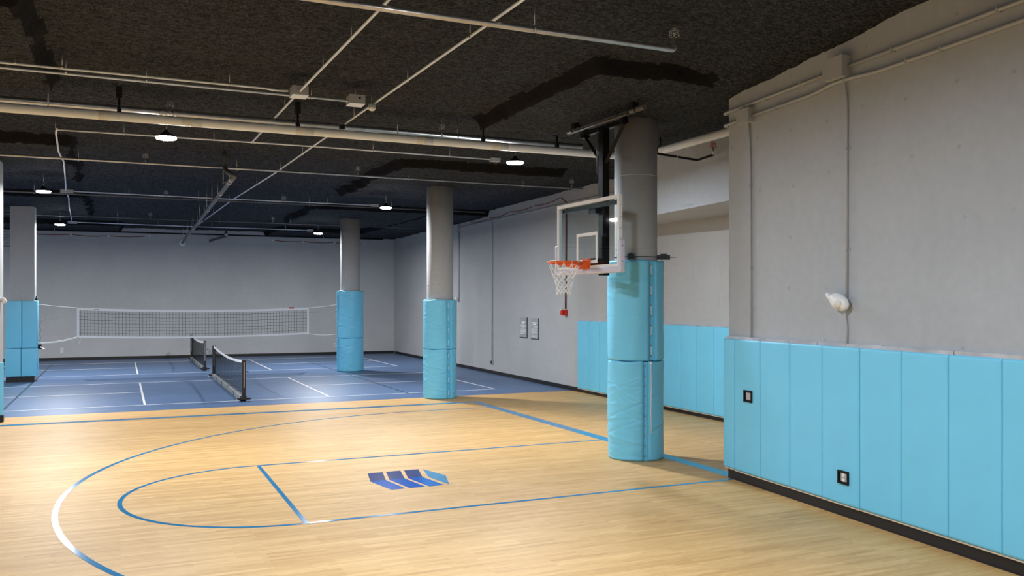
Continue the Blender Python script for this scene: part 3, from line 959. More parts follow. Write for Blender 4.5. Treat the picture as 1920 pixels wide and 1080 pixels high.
# ------------------------------------------------------------------ volleyball net
NY = 30.70
NX0, NX1 = -1.26, 5.99
t = thing('volleyball_net', 'long white edged volleyball net strung between the square column and the farthest round column', 'volleyball net', ((NX0 + NX1) / 2, NY, 1.2))
def vtop(x):
    u = (x - NX0) / (NX1 - NX0); return 2.242 - 0.30 * u * (1 - u) - 0.015 * u
def vbot(x):
    u = (x - NX0) / (NX1 - NX0); return 1.312 - 0.30 * u * (1 - u) + 0.0 * u
def band(f, h, x0, x1, th=0.012, n=40):
    mb = MB(); vs = []; fs = []
    for i in range(n + 1):
        x = x0 + (x1 - x0) * i / n; z = f(x)
        vs += [(x, NY - th / 2, z - h / 2), (x, NY - th / 2, z + h / 2), (x, NY + th / 2, z + h / 2), (x, NY + th / 2, z - h / 2)]
    for i in range(n):
        for j in range(4):
            fs.append((i * 4 + j, i * 4 + (j + 1) % 4, i * 4 + 4 + (j + 1) % 4, i * 4 + 4 + j))
    fs += [(3, 2, 1, 0), (n * 4, n * 4 + 1, n * 4 + 2, n * 4 + 3)]
    return mb.add(vs, fs)
part(t, 'top_tape', band(lambda x: vtop(x) - 0.035, 0.075, NX0, NX1), M['tape_white'], world=True, label='white top tape')
part(t, 'bottom_tape', band(lambda x: vbot(x) + 0.02, 0.055, NX0, NX1), M['tape_white'], world=True, label='white bottom tape')
for xx in (NX0 + 0.03, NX1 - 0.03):
    part(t, 'side_tape', MB().bb((xx - 0.03, NY - 0.007, vbot(xx) + 0.02), (xx + 0.03, NY + 0.007, vtop(xx) - 0.03)), M['tape_white'], world=True, label='white side tape')
mb = MB()
nv = 72
rng = random.Random(2)
for i in range(1, nv):
    x = NX0 + (NX1 - NX0) * i / nv + rng.uniform(-0.006, 0.006)
    za, zb = vbot(x) + 0.03, vtop(x) - 0.05
    mb.tube([(x, NY, za), (x + 0.006 * math.sin(i), NY, (za + zb) / 2), (x, NY, zb)], 0.0042, 4)
for k in range(1, 8):
    mb.tube([(x, NY, vbot(x) + 0.03 + (vtop(x) - vbot(x) - 0.09) * k / 8 + 0.006 * math.sin(x * 9 + k)) for x in np.linspace(NX0, NX1, 60)], 0.0042, 4)
part(t, 'netting', mb, M['net_black'], world=True, label='thin black square netting')
def rope(a, b, sag, r=0.007, n=14):
    pts = []
    for i in range(n + 1):
        u = i / n
        pts.append((a[0] + (b[0] - a[0]) * u, a[1] + (b[1] - a[1]) * u, a[2] + (b[2] - a[2]) * u - sag * 4 * u * (1 - u)))
    return MB().tube(pts, r, 6)
SQ = SX1 + 0.075
part(t, 'rope', rope((NX0, NY, 2.24), (SQ, NY, 2.36), 0.012), M['cord'], world=True, label='white tension rope')
part(t, 'rope', rope((NX1, NY, 2.215), (CF[0] - 0.46, CF[1], 2.33), 0.01), M['cord'], world=True, label='white tension rope')
part(t, 'rope', rope((NX0, NY, 1.33), (SQ, NY, 1.16), 0.04), M['cord'], world=True, label='white tension rope')
part(t, 'rope', rope((NX0, NY, 1.30), (SQ, NY + 0.02, 1.15), 0.05), M['cord'], world=True, label='white tension rope')
part(t, 'rope', rope((NX1, NY, 1.315), (CF[0] - 0.46, CF[1], 1.30), 0.045), M['cord'], world=True, label='white tension rope')
part(t, 'rope', rope((NX0, NY, 2.09), (SQ, NY, 1.84), 0.02, 0.005), M['dark_steel'], world=True, label='thin dark tension rope')
part(t, 'rope', rope((NX1, NY, 2.06), (CF[0] - 0.46, CF[1], 2.10), 0.012, 0.005), M['dark_steel'], world=True, label='thin dark tension rope')
part(t, 'rope_tail', rope((NX0 + 0.10, NY - 0.01, 1.30), (NX0 + 0.06, NY - 0.01, 1.08), 0.0, 0.007, 3), M['cord'], world=True, label='loose white rope end')
part(t, 'tape_tag', MB().bb((5.31, NY - 0.011, vtop(5.4) - 0.015), (5.48, NY - 0.002, vtop(5.4) + 0.035)), M['red'], world=True, label='small red tag on the tape')
part(t, 'tape_label', MB().bb((-0.78, NY - 0.009, vtop(-0.7) - 0.05), (-0.62, NY - 0.002, vtop(-0.7) - 0.018)), M['plate'], world=True, label='small grey label on the tape')
# winch and pulley on the square column
t = thing('net_winch', 'black net winch with a crank handle on the right side of the square column', 'winch', (SQ, 30.66, 1.03))
part(t, 'housing', MB().rbox((0.0, -0.06, -0.06), (0.09, 0.06, 0.08), 0.01, 2, False), M['black_matte'])
part(t, 'handle', MB().tube([(0.07, -0.06, 0.0), (0.07, -0.09, 0.0), (0.17, -0.09, -0.06), (0.25, -0.09, -0.06)], 0.012, 8), M['steel'], label='steel crank handle')
t = thing('net_pulley', 'small black rope pulley at the top right corner of the square column pads', 'pulley', (SX1, 30.5, 2.47))
part(t, 'bracket', MB().bb((-0.01, -0.04, 0), (0.06, 0.04, 0.07)).bb((0.02, -0.02, 0.07), (0.05, 0.02, 0.14)), M['black_matte'])
part(t, 'wheel', MB().lathe([(0.03, -0.012), (0.022, 0.0), (0.03, 0.012)], c=(0.05, 0, 0.10), n=14, axis='y'), M['steel'])
t = solo('loose_cord', MB().tube([(SQ + 0.05 + 0.03 * math.sin(k * 1.9), 30.66, 1.86 - k * 0.075) for k in range(10)], 0.005, 5), M['dark_steel'],
         'thin dark cord dangling beside the square column pads', 'cord')

# ------------------------------------------------------------------ pickleball nets
def pickle_net(label, x, ya, yb, ht, wx=0.0):
    t = thing('pickleball_net', label, 'pickleball net', (x, (ya + yb) / 2, 0), 0, 'portable pickleball nets')
    L = yb - ya
    def top(y):
        u = (y - ya) / L; return ht - 0.40 * u * (1 - u)
    mb = MB(); n = 40; vs = []; fs = []
    for i in range(n + 1):
        y = ya + 0.05 + (L - 0.1) * i / n; z = top(y)
        vs += [(x - 0.008, y, z - 0.06), (x - 0.008, y, z), (x + 0.008, y, z), (x + 0.008, y, z - 0.06)]
    for i in range(n):
        for j in range(4): fs.append((i * 4 + j, i * 4 + (j + 1) % 4, i * 4 + 4 + (j + 1) % 4, i * 4 + 4 + j))
    part(t, 'top_tape', mb.add(vs, fs), M['tape_white'], world=True, label='white top tape')
    mb = MB(); nv = int(L / 0.09)
    for i in range(nv + 1):
        y = ya + 0.06 + (L - 0.12) * i / nv
        mb.tube([(x, y, 0.13), (x, y, top(y) - 0.05)], 0.0028, 4, False)
    for k in range(12):
        mb.tube([(x, y, 0.13 + (top(y) - 0.19) * k / 12) for y in np.linspace(ya + 0.06, yb - 0.06, 20)], 0.0028, 4, False)
    part(t, 'netting', mb, M['net_black'], world=True, label='black square netting')
    for y in (ya, yb):
        sg = -1 if y == ya else 1
        p = part(t, 'post', MB().bb((x - 0.045, y - 0.05, 0.06), (x + 0.045, y + 0.05, ht - 0.0)).bb((x - 0.06, y - 0.07, 0.05), (x + 0.06, y + 0.07, 0.14)), M['brown'], world=True, label='dark upright post')
        part(p, 'channel', MB().bb((x + 0.046 * 0 - 0.008, y - 0.056, 0.35), (x + 0.012, y - 0.049, ht - 0.04)), M['steel'], world=True, label='pale slot down the post')
        part(p, 'knob', MB().tube([(x + 0.045, y, ht * 0.72), (x + 0.09, y, ht * 0.72)], 0.012, 8).lathe([(0.024, 0), (0.024, 0.02)], c=(x + 0.085, y, ht * 0.72), n=10, axis='x'), M['black_matte'], world=True)
        f = part(t, 'foot', MB().bb((x - 0.16, y - 0.04, 0.05), (x + 0.16, y + 0.04, 0.09)), M['brown'], world=True)
        for dx in (-0.145, 0.145):
            part(f, 'caster', MB().lathe([(0.02, -0.018), (0.038, -0.015), (0.038, 0.015), (0.02, 0.018)], c=(x + dx, y, 0.039), n=14, axis='x'), M['white'], world=True, label='white caster wheel')
    nb = 5
    for k in range(nb):
        y_a = ya + 0.1 + (L - 0.2) * k / nb; y_b = ya + 0.1 + (L - 0.2) * (k + 1) / nb
        w_ = part(t, 'weight_bar', MB().rbox((x - 0.065, y_a + 0.02, 0.001), (x + 0.065, y_b - 0.02, 0.12), 0.012, 2, False), M['weight'], world=True, label='grey base weight')
        part(w_, 'strap', MB().bb((x - 0.07, y_a - 0.012, 0.001), (x + 0.07, y_a + 0.022, 0.125)), M['black_matte'], world=True, label='black strap between weights')
    return t
pickle_net('nearer black pickleball net on wheels, its near post by the wood floor edge', 2.74, 22.12, 29.62, 1.01)
pickle_net('farther black pickleball net on wheels, near the back wall behind the volleyball net', 2.70, 32.45, 38.75, 1.05)

# ------------------------------------------------------------------ lamps
def lamp(x, y, label, pw=1.0):
    zt = cz(x, y)
    t = thing('high_bay_lamp', label, 'ceiling lamp', (x, y, LAMP_Z), 0, 'high bay lamps hung from the black ceiling')
    part(t, 'housing', MB().lathe([(0.150, 0.0), (0.155, 0.008), (0.14, 0.020), (0.09, 0.032), (0.08, 0.055), (0.05, 0.065), (0.02, 0.115)], n=32), M['black_matte'], label='black round housing')
    part(t, 'reflector_rim', MB().lathe([(0.151, -0.002), (0.158, -0.002), (0.160, 0.008), (0.151, 0.010)], n=32), M['steel'], label='bright rim')
    part(t, 'diffuser', MB().lathe([(0.150, 0.0), (0.150, -0.016), (0.143, -0.026), (0.12, -0.032), (0.06, -0.035), (0.004, -0.036)], n=32), M['diffuser'], label='lit white diffuser')
    hk = MB().tube([(0.0, 0, 0.115), (0, 0, 0.16), (0.025, 0, 0.19), (0.0, 0, 0.22), (-0.02, 0, 0.20)], 0.006, 6)
    hk.tube([(0, 0, 0.21), (0, 0, zt - LAMP_Z + 0.02)], 0.004, 5)
    part(t, 'hook', hk, M['steel'], label='steel hook and rod')
    ld = bpy.data.lights.new('lamp_light', 'AREA')
    ld.shape = 'DISK'; ld.size = 0.28; ld.energy = LAMP_W * pw; ld.color = LAMP_C if y < 20 else (0.97, 0.98, 1.0)
    lo = bpy.data.objects.new('lamp_light', ld); COL.objects.link(lo); lo.parent = t
    lo.location = (0, 0, -0.042)
    return t
for x, y, lb in LAMPS: lamp(x, y, lb, 1.5 if y > 30 else 1.15 if y > 20 else 1.0)

# ------------------------------------------------------------------ ceiling pipes and conduits
def hangers(t, pts, r, mname='steel', world=True):
    for x, y, z in pts:
        top = cz(x, y) + 0.02
        mb = MB().tube([(x, y, z), (x, y, top)], 0.0055, 5)
        mb.lathe([(r + 0.001, -0.010), (r + 0.006, -0.010), (r + 0.006, 0.010), (r + 0.001, 0.010)], c=(x, y, z), n=10, axis='x')
        part(t, 'hanger', mb, M[mname], world=world, label='thin hanger rod with a pipe ring')
def run(name, label, cat, pts, r, m, hang=(), hm='steel', group=None, fil=0.12, n=10):
    t = thing(name, label, cat, pts[0], 0, group)
    part(t, 'pipe' if cat == 'pipe' else 'tube', MB().tube(fillet(pts, fil), r, n), M[m], world=True)
    hangers(t, hang, r, hm)
    return t
def sprinkler_head(t, x, y, z, up=True, red=False):
    """sprinkler in its round wire guard"""
    s = 1 if up else -1
    o = part(t, 'sprinkler_head', MB().tube([(x, y, z), (x, y, z + s * 0.12)], 0.012, 8).lathe([(0.018, -0.005), (0.018, 0.005)], c=(x, y, z + s * 0.16), n=10).tube([(x, y, z + s * 0.12), (x, y, z + s * 0.16)], 0.006, 6), M['steel'], world=True)
    mb = MB()
    for k in range(4):
        a = PI * k / 4
        pts = []
        for q in range(13):
            b = PI * q / 12
            pts.append((x + 0.055 * math.cos(b) * math.cos(a), y + 0.055 * math.cos(b) * math.sin(a), z + s * (0.13 + 0.09 * math.sin(b))))
        mb.tube(pts, 0.003, 4)
    for hz, rr_ in ((0.13, 0.055), (0.18, 0.048)):
        mb.tube([(x + rr_ * math.cos(2 * PI * q / 16), y + rr_ * math.sin(2 * PI * q / 16), z + s * hz) for q in range(17)], 0.003, 4)
    part(o, 'wire_guard', mb, M['red'] if red else M['steel'], world=True, label='round wire guard')

# big white insulated pipe and the grey pipe behind it
P1Y, P1Z = 13.68, 5.10
t = thing('insulated_pipe', 'thick white insulated pipe crossing the whole ceiling and turning to the right wall', 'pipe', (-15.9, P1Y, P1Z))
part(t, 'pipe', MB().tube(fillet([(-15.9, P1Y, P1Z), (8.66, P1Y, P1Z), (8.62, 9.90, P1Z)], 0.25, 8), 0.066, 20), M['white_pipe'], world=True)
for x in (-0.15, 0.95, 2.6, 4.55, 5.9): part(t, 'joint_tape', MB().tube([(x - 0.14, P1Y, P1Z), (x + 0.14, P1Y, P1Z)], 0.0675, 20).tube([(x - 0.02, P1Y, P1Z), (x + 0.02, P1Y, P1Z)], 0.069, 20), M['pipe_tape'], world=True, label='cream taped joint')
for y in (12.75, 10.4): part(t, 'joint_tape', MB().tube([(8.652, y - 0.12, P1Z), (8.65, y + 0.12, P1Z)], 0.0675, 20), M['pipe_tape'], world=True, label='cream taped joint')
for x in (-0.02, 2.5, 5.6, 7.0):
    mb = MB().bb((x - 0.03, P1Y - 0.03, P1Z + 0.05), (x + 0.03, P1Y + 0.03, P1Z + 0.12)).bb((x - 0.04, P1Y - 0.04, 5.36), (x + 0.04, P1Y + 0.04, cz(x, P1Y) + 0.03)).tube([(x, P1Y, P1Z), (x, P1Y, 5.37)], 0.016, 8)
    part(t, 'hanger', mb, M['black_matte'], world=True, label='black pipe hanger')
part(t, 'hanger', MB().tube([(-0.92, P1Y, P1Z + 0.05), (-0.92, P1Y, cz(-0.92, P1Y) + 0.02)], 0.008, 6), M['steel'], world=True, label='thin steel hanger rod')
part(t, 'hanger', MB().tube([(4.1, P1Y, P1Z + 0.05), (4.1, P1Y, cz(4.1, P1Y) + 0.02)], 0.008, 6), M['steel'], world=True, label='thin steel hanger rod')
for y in (12.92, 10.25):
    mb = MB().lathe([(0.067, -0.012), (0.074, -0.012), (0.074, 0.012), (0.067, 0.012)], c=(8.65, y, P1Z), n=20, axis='y').tube([(8.65, y, P1Z + 0.06), (8.65, y, cz(8.65, y) + 0.02)], 0.012, 6)
    part(t, 'pipe_clamp', mb, M['black_matte'], world=True, label='black pipe clamp')
t = run('sprinkler_main', 'grey steel pipe running just behind and above the thick white pipe', 'pipe', [(-15.9, 13.86, 5.25), (7.6, 13.86, 5.25)], 0.045, 'steel', [(0.62, 13.86, 5.25), (5.2, 13.86, 5.25)], 'steel')
sprinkler_head(t, 0.66, 13.80, 5.20)
part(t, 'coupling', MB().tube([(0.52, 13.86, 5.25), (0.62, 13.86, 5.25)], 0.055, 14).tube([(0.70, 13.86, 5.25), (0.78, 13.86, 5.25)], 0.055, 14), M['steel'], world=True)
sprinkler_head(t, 4.9, 13.78, 5.20)
# sprinkler branches
t = run('sprinkler_pipe', 'near steel sprinkler pipe at the top of the picture, ending in an upturned head', 'pipe', [(-15.9, 7.86, 5.2), (5.50, 7.95, 5.2), (5.50, 7.95, 5.27)], 0.030, 'steel', [(3.80, 7.92, 5.2)], fil=0.05, n=14)
sprinkler_head(t, 5.50, 7.95, 5.22)
t = run('sprinkler_pipe', 'thin steel sprinkler pipe crossing the ceiling beyond the thick white pipe', 'pipe', [(-15.9, 18.9, 5.2), (10.3, 18.75, 5.2)], 0.024, 'steel', [(-0.75, 18.9, 5.2), (2.2, 18.9, 5.2), (5.9, 18.85, 5.2), (8.7, 18.75, 5.2)])
sprinkler_head(t, 0.45, 18.9, 5.2); sprinkler_head(t, 4.75, 18.85, 5.2); sprinkler_head(t, 10.0, 18.75, 5.2)
t = run('sprinkler_pipe', 'thin dark sprinkler pipe crossing the ceiling behind the square column light', 'pipe', [(-15.9, 25.1, 5.2), (10.3, 25.0, 5.2)], 0.022, 'dark_steel', [(-2.0, 25.1, 5.2), (0.1, 25.1, 5.2), (4.9, 25.05, 5.2), (7.3, 25.0, 5.2)])
sprinkler_head(t, 1.1, 25.1, 5.2); sprinkler_head(t, 4.2, 25.05, 5.2)
t = run('sprinkler_pipe', 'thin dark sprinkler pipe over the middle of the volleyball net', 'pipe', [(-15.9, 31.6, 5.2), (10.3, 31.5, 5.2)], 0.022, 'dark_steel', [(-0.1, 31.6, 5.2), (3.1, 31.6, 5.2), (5.5, 31.55, 5.2), (8.6, 31.5, 5.2)])
sprinkler_head(t, 0.9, 31.6, 5.2); sprinkler_head(t, 4.9, 31.55, 5.2)
t = run('sprinkler_pipe', 'black sprinkler pipe running along the top of the back wall', 'pipe', [(-15.9, 39.3, 5.26), (10.9, 38.7, 5.26)], 0.030, 'black_matte', [(-2.4, 39.0, 5.26), (0.3, 38.95, 5.26), (3.0, 38.9, 5.26), (4.9, 38.85, 5.26), (8.2, 38.75, 5.26), (9.8, 38.7, 5.26)])
t = run('sprinkler_pipe', 'short black sprinkler arm hanging below the white pipe right of the hoop column', 'pipe', [(7.9, 12.33, 4.95), (9.30, 12.73, 4.95), (9.20, 12.15, 4.95)], 0.020, 'black_matte', [(8.75, 12.575, 4.95)], fil=0.03)
sprinkler_head(t, 9.20, 12.15, 4.95, red=True)

# long conduits
G_C = 'conduit runs under the black ceiling'
t = run('ceiling_conduit', 'upper of two parallel silver conduits at top left, ending in the left junction box', 'conduit', [(-15.9, 11.90, 5.30), (1.75, 11.96, 5.30), (1.92, 12.06, 5.31), (2.07, 12.02, 5.31)], 0.0145, 'conduit', [(-1.15, 11.9, 5.3), (-0.65, 11.9, 5.3), (1.3, 11.94, 5.3)], group=G_C, fil=0.06)
t = run('ceiling_conduit', 'lower of two parallel silver conduits at top left, ending in the right junction box', 'conduit', [(-15.9, 12.10, 5.30), (2.94, 12.25, 5.30)], 0.0145, 'conduit', [(-0.62, 12.12, 5.3), (0.30, 12.14, 5.3), (2.42, 12.22, 5.3)], group=G_C)
t = run('ceiling_conduit', 'silver conduit running away from the camera through the left junction box', 'conduit', [(2.42, -5.9, 5.30), (2.30, 8.0, 5.30), (2.20, 12.4, 5.30), (2.14, 16.2, 5.30)], 0.0155, 'conduit', [(2.27, 9.3, 5.3), (2.24, 10.6, 5.3), (2.19, 13.0, 5.3), (2.15, 15.4, 5.3)], group=G_C)
t = run('ceiling_conduit', 'long silver conduit slanting across the whole ceiling from top centre to the far drain pipe', 'conduit', [(3.6, -5.9, 5.30), (3.45, 7.5, 5.30), (3.30, 13.0, 5.30), (3.12, 19.9, 5.30), (2.86, 25.6, 5.30), (2.62, 35.4, 5.30)], 0.016, 'conduit',
        [(3.41, 8.7, 5.3), (3.37, 10.8, 5.3), (3.29, 13.3, 5.3), (3.2, 17.0, 5.3), (3.14, 19.2, 5.3), (3.03, 22.0, 5.3), (2.84, 26.1, 5.3), (2.76, 30.0, 5.3)], group=G_C)
t = run('ceiling_conduit', 'silver conduit passing behind the left hanging lamp and ending in a small box', 'conduit', [(-0.98, 16.27, 5.30), (3.3, 16.1, 5.30), (6.80, 16.15, 5.30)], 0.0145, 'conduit', [(0.05, 16.24, 5.3), (1.5, 16.18, 5.3), (4.35, 16.12, 5.3), (5.9, 16.15, 5.3)], group=G_C)
part(t, 'end_box', MB().bb((6.76, 16.08, 5.26), (6.96, 16.20, 5.33)), M['grey_box'], world=True)
t = run('ceiling_conduit', 'crooked silver conduit stepping back towards the square column', 'conduit', [(-0.96, 16.2, 5.30), (-1.00, 16.6, 5.30), (-1.08, 18.7, 5.30), (-1.06, 20.0, 5.30), (-1.24, 24.2, 5.30), (-1.30, 25.3, 5.30), (-1.31, 27.0, 5.30), (-1.42, 29.5, 5.30), (-1.60, 35.2, 5.30)], 0.016, 'conduit', [(-0.99, 16.35, 5.3), (-1.22, 23.6, 5.3), (-1.33, 27.6, 5.3)], group=G_C)
part(t, 'junction_box', MB().bb((-1.42, 25.2, 5.25), (-1.12, 25.42, 5.33)), M['grey_box'], world=True, label='small grey box at the corner')
part(t, 'junction_box', MB().bb((-1.74, 35.1, 5.25), (-1.44, 35.3, 5.33)), M['grey_box'], world=True, label='small grey box at the corner')
t = run('ceiling_conduit', 'silver conduit over the front of the blue court, behind the crooked conduit', 'conduit', [(-1.3, 25.3, 5.30), (2.4, 25.42, 5.30), (6.80, 25.37, 5.30)], 0.0155, 'conduit', [(0.2, 25.35, 5.3), (1.95, 25.4, 5.3), (4.2, 25.4, 5.3), (5.5, 25.4, 5.3)], group=G_C)
part(t, 'end_box', MB().bb((6.76, 25.3, 5.26), (7.0, 25.45, 5.33)), M['grey_box'], world=True)
t = run('ceiling_conduit', 'farthest silver conduit, just in front of the back wall', 'conduit', [(-1.6, 35.2, 5.30), (2.5, 35.45, 5.30), (6.94, 35.45, 5.30)], 0.016, 'conduit', [(-0.1, 35.3, 5.3), (1.3, 35.4, 5.3), (3.2, 35.45, 5.3), (6.0, 35.45, 5.3)], group=G_C)
part(t, 'end_box', MB().bb((6.84, 35.36, 5.26), (7.08, 35.54, 5.33)), M['grey_box'], world=True)
# junction boxes
def jbox(name, label, c, d, rod, hole=False):
    t = thing(name, label, 'junction box', (c[0], c[1], c[2] - d[2] / 2))
    part(t, 'body', MB().box((0, 0, d[2] / 2), d), M['grey_box'])
    part(t, 'cover', MB().box((0, 0, -0.003), (d[0] + 0.006, d[1] + 0.006, 0.006)), M['conduit'], label='pale bottom cover')
    top = cz(c[0], c[1]) - c[2] + d[2] / 2 + 0.02
    mb = MB()
    for dx, dy in rod: mb.tube([(dx, dy, d[2] * 0.8), (dx, dy, top)], 0.0055, 5)
    part(t, 'hanger', mb, M['steel'], label='thin hanger rod')
    if hole:
        part(t, 'knockout', MB().lathe([(0.010, 0.0), (0.016, 0.0), (0.016, 0.003), (0.010, 0.003)], c=(0.03, -d[1] / 2 - 0.0005, d[2] * 0.6), n=14, axis='y'), M['black_matte'], label='round knockout')
jbox('junction_box', 'left grey junction box under the ceiling where the silver conduits cross', (2.22, 12.05, 5.315), (0.21, 0.24, 0.12), [(0.07, -0.06)])
jbox('junction_box', 'right grey junction box under the ceiling, beside the round white sensor', (3.06, 12.28, 5.325), (0.22, 0.24, 0.12), [(0.0, 0.06), (-0.02, -0.08)], True)
t = thing('motion_sensor', 'white dome sensor hanging from the silver conduit beside the right junction box', 'sensor', (3.27, 12.18, 5.18))
part(t, 'base', MB().lathe([(0.052, 0.04), (0.055, 0.05), (0.055, 0.09), (0.03, 0.10)], n=20), M['grey_box'])
part(t, 'dome', MB().lathe([(0.056, 0.045), (0.055, 0.03), (0.045, 0.010), (0.028, -0.002), (0.004, -0.006)], n=20), M['white'], label='white dome')
part(t, 'hanger', MB().tube([(0, 0.01, 0.09), (0, 0.01, cz(3.27, 12.2) - 5.18 + 0.02)], 0.005, 5), M['steel'])
# small dark camera on the white pipe
t = thing('pipe_bracket', 'small dark bracket where the slanting conduit crosses the white pipe', 'bracket', (3.24, P1Y, 5.185))
part(t, 'body', MB().box((-0.05, 0.0, 0.03), (0.07, 0.06, 0.07), 0.4), M['black_matte'])
part(t, 'clip', MB().tube([(-0.09, 0, 0.06), (-0.05, 0, 0.085), (0.03, 0, 0.02)], 0.008, 6), M['steel'])

# drain pipe on the left of the ceiling
t = thing('drain_pipe', 'grey drain pipe sloping to the back wall from an elbow under the ceiling', 'pipe', (2.0, 17.9, 4.9))
part(t, 'pipe', MB().tube(fillet([(1.93, 18.60, 5.50), (1.93, 18.60, 5.15), (1.96, 18.2, 5.02), (2.06, 17.95, 4.92), (2.03, 18.6, 4.90), (2.42, 40.1, 4.95)], 0.14, 6), 0.048, 16), M['dark_steel'], world=True)
for y in (18.3, 18.7, 20.8, 24.9, 28.0, 31.5, 35.0):
    x = 2.03 + (y - 18.6) * 0.39 / 21.5
    mb = MB().lathe([(0.049, -0.03), (0.057, -0.03), (0.057, 0.03), (0.049, 0.03)], c=(x, y, 4.90 + (y - 18.6) * 0.05 / 21.5), n=16, axis='y')
    part(t, 'coupling', mb, M['steel'], world=True, label='bright pipe coupling')
for y in (19.3, 22.4, 24.2, 27.2, 30.6, 34.0, 37.6):
    x = 2.03 + (y - 18.6) * 0.39 / 21.5
    mb = MB().tube([(x - 0.07, y, 4.92), (x - 0.07, y, cz(x, y) + 0.02)], 0.007, 5).tube([(x + 0.06, y, 4.95), (x + 0.06, y, cz(x, y) + 0.02)], 0.007, 5).bb((x - 0.08, y - 0.02, 4.95), (x + 0.08, y + 0.02, 4.97))
    part(t, 'hanger', mb, M['steel'], world=True, label='pair of thin hanger rods')
loc, rz = on_wall('back', 5.5, 4.95)
part(t, 'wall_flange', MB().lathe([(0.05, -0.03), (0.10, -0.02), (0.13, 0.0), (0.13, 0.02)], c=(2.42, 40.07, 4.95), n=24, axis='y'), M['conduit'], world=True, label='pale round wall flange')
t = thing('drain_pipe', 'short dark drain pipe stub high on the back wall right of the long drain pipe', 'pipe', (3.75, 39.95, 5.05))
part(t, 'pipe', MB().tube(fillet([(3.55, 40.02, 5.05), (3.7, 39.6, 5.12), (4.02, 38.2, 5.14), (4.02, 38.2, 5.38)], 0.1), 0.05, 14), M['dark_steel'], world=True)
part(t, 'coupling', MB().lathe([(0.07, -0.05), (0.07, 0.05)], c=(4.02, 38.2, 5.24), n=16), M['steel'], world=True)

# ------------------------------------------------------------------ near wall fittings
def strap(mb, p, r): mb.bb((p[0] - 0.012, -0.05, p[2] - r - 0.012), (p[0] + 0.012, -0.0, p[2] + r + 0.012))
def near_run(name, label, pts, r, straps, group=None, key='near', m='wall_conduit', fil=0.08, sm='wall_conduit', org=None):
    s0 = pts[0][0]
    loc, rz = on_wall(key, 0, 0)
    t = thing(name, label, 'conduit', loc, rz, group)
    part(t, 'tube', MB().tube(fillet(pts, fil), r, 12), M[m])
    for p, horiz in straps:
        mb = MB()
        if horiz: mb.bb((p[0] - 0.011, -0.034 - r, p[2] - r - 0.004), (p[0] + 0.011, 0.0, p[2] + r + 0.004))
        else: mb.bb((p[0] - r - 0.028, -0.008, p[2] - 0.011), (p[0] + r + 0.028, 0.0, p[2] + 0.011)).bb((p[0] - r - 0.004, -0.034 - r, p[2] - 0.011), (p[0] + r + 0.004, 0.0, p[2] + 0.011))
        part(t, 'strap', mb, M[sm])
    return t
GW = 'grey conduits on the near right wall'
yo = -0.034
near_run('wall_conduit', 'upper of two grey conduits running along the top of the near wall', [(-0.10, 0.9, 5.09), (-0.10, yo, 5.09), (1.2, yo, 5.105), (2.12, yo, 5.125)], 0.021, [((0.9, 0, 5.10), True), ((1.6, 0, 5.115), True)], GW)
near_run('wall_conduit', 'upper grey conduit on the near wall right of the larger box', [(2.44, yo, 5.125), (6.3, yo, 5.165)], 0.021, [((3.1, 0, 5.132), True), ((4.4, 0, 5.145), True)], GW)
near_run('wall_conduit', 'lower grey conduit at the near wall corner left of the smaller box', [(-0.10, 0.9, 4.92), (-0.10, yo, 4.92), (0.33, yo, 4.925)], 0.021, [], GW)
near_run('wall_conduit', 'lower of two grey conduits, bending under the larger box on the near wall', [(0.60, yo, 4.93), (1.85, yo, 4.945), (2.10, yo, 4.985), (2.5, yo, 4.985), (2.85, yo, 4.955), (6.3, yo, 4.99)], 0.021, [((1.1, 0, 4.936), True), ((3.3, 0, 4.958), True), ((3.75, 0, 4.962), True)], GW, fil=0.16)
near_run('wall_conduit', 'vertical grey conduit from the smaller box down to the pads near the wall corner', [(0.50, yo + 0.014, 4.86), (0.525, yo + 0.014, 4.4), (0.55, yo + 0.014, 1.96)], 0.0135, [((0.52, 0, 4.0), False), ((0.54, 0, 2.9), False)], GW, sm='wall_conduit', fil=0.2)
near_run('wall_conduit', 'vertical grey conduit from the larger box down to the emergency light', [(2.36, yo - 0.01, 5.02), (2.37, yo, 4.9), (2.385, yo + 0.014, 4.75), (2.385, yo + 0.014, 2.5)], 0.0145, [((2.385, 0, 4.2), False), ((2.385, 0, 3.05), False)], GW, fil=0.06)
near_run('wall_conduit', 'short vertical grey conduit between the emergency light and the pads', [(2.372, yo, 2.40), (2.374, yo, 2.30), (2.385, yo + 0.014, 2.2), (2.385, yo + 0.014, 1.96)], 0.0135, [], GW, fil=0.06)
def wbox(label, s0, s1, z0, z1, dep, stick=False):
    t = wall_thing('conduit_box', label, 'junction box', 'near', (s0 + s1) / 2, z0, 'grey boxes on the near wall conduits')
    h = (s1 - s0) / 2
    part(t, 'body', MB().bb((-h, -dep, 0), (h, 0.0, z1 - z0)), M['grey_box'])
    part(t, 'lid', MB().bb((-h - 0.003, -dep - 0.006, -0.003), (h + 0.003, -dep + 0.004, z1 - z0 + 0.003)), M['grey_box'])
    if stick:
        part(t, 'sticker', MB().bb((-h - 0.0035, -dep * 0.62, 0.125), (-h - 0.0005, -dep * 0.34, 0.14)).bb((-h - 0.0035, -dep * 0.62, 0.148), (-h - 0.0005, -dep * 0.38, 0.158)), M['white'], label='two small white marks')
wbox('smaller grey conduit box near the corner of the near wall', 0.33, 0.60, 4.85, 5.04, 0.10, True)
wbox('larger grey conduit box in the middle of the near wall conduits', 2.12, 2.44, 5.01, 5.25, 0.13)

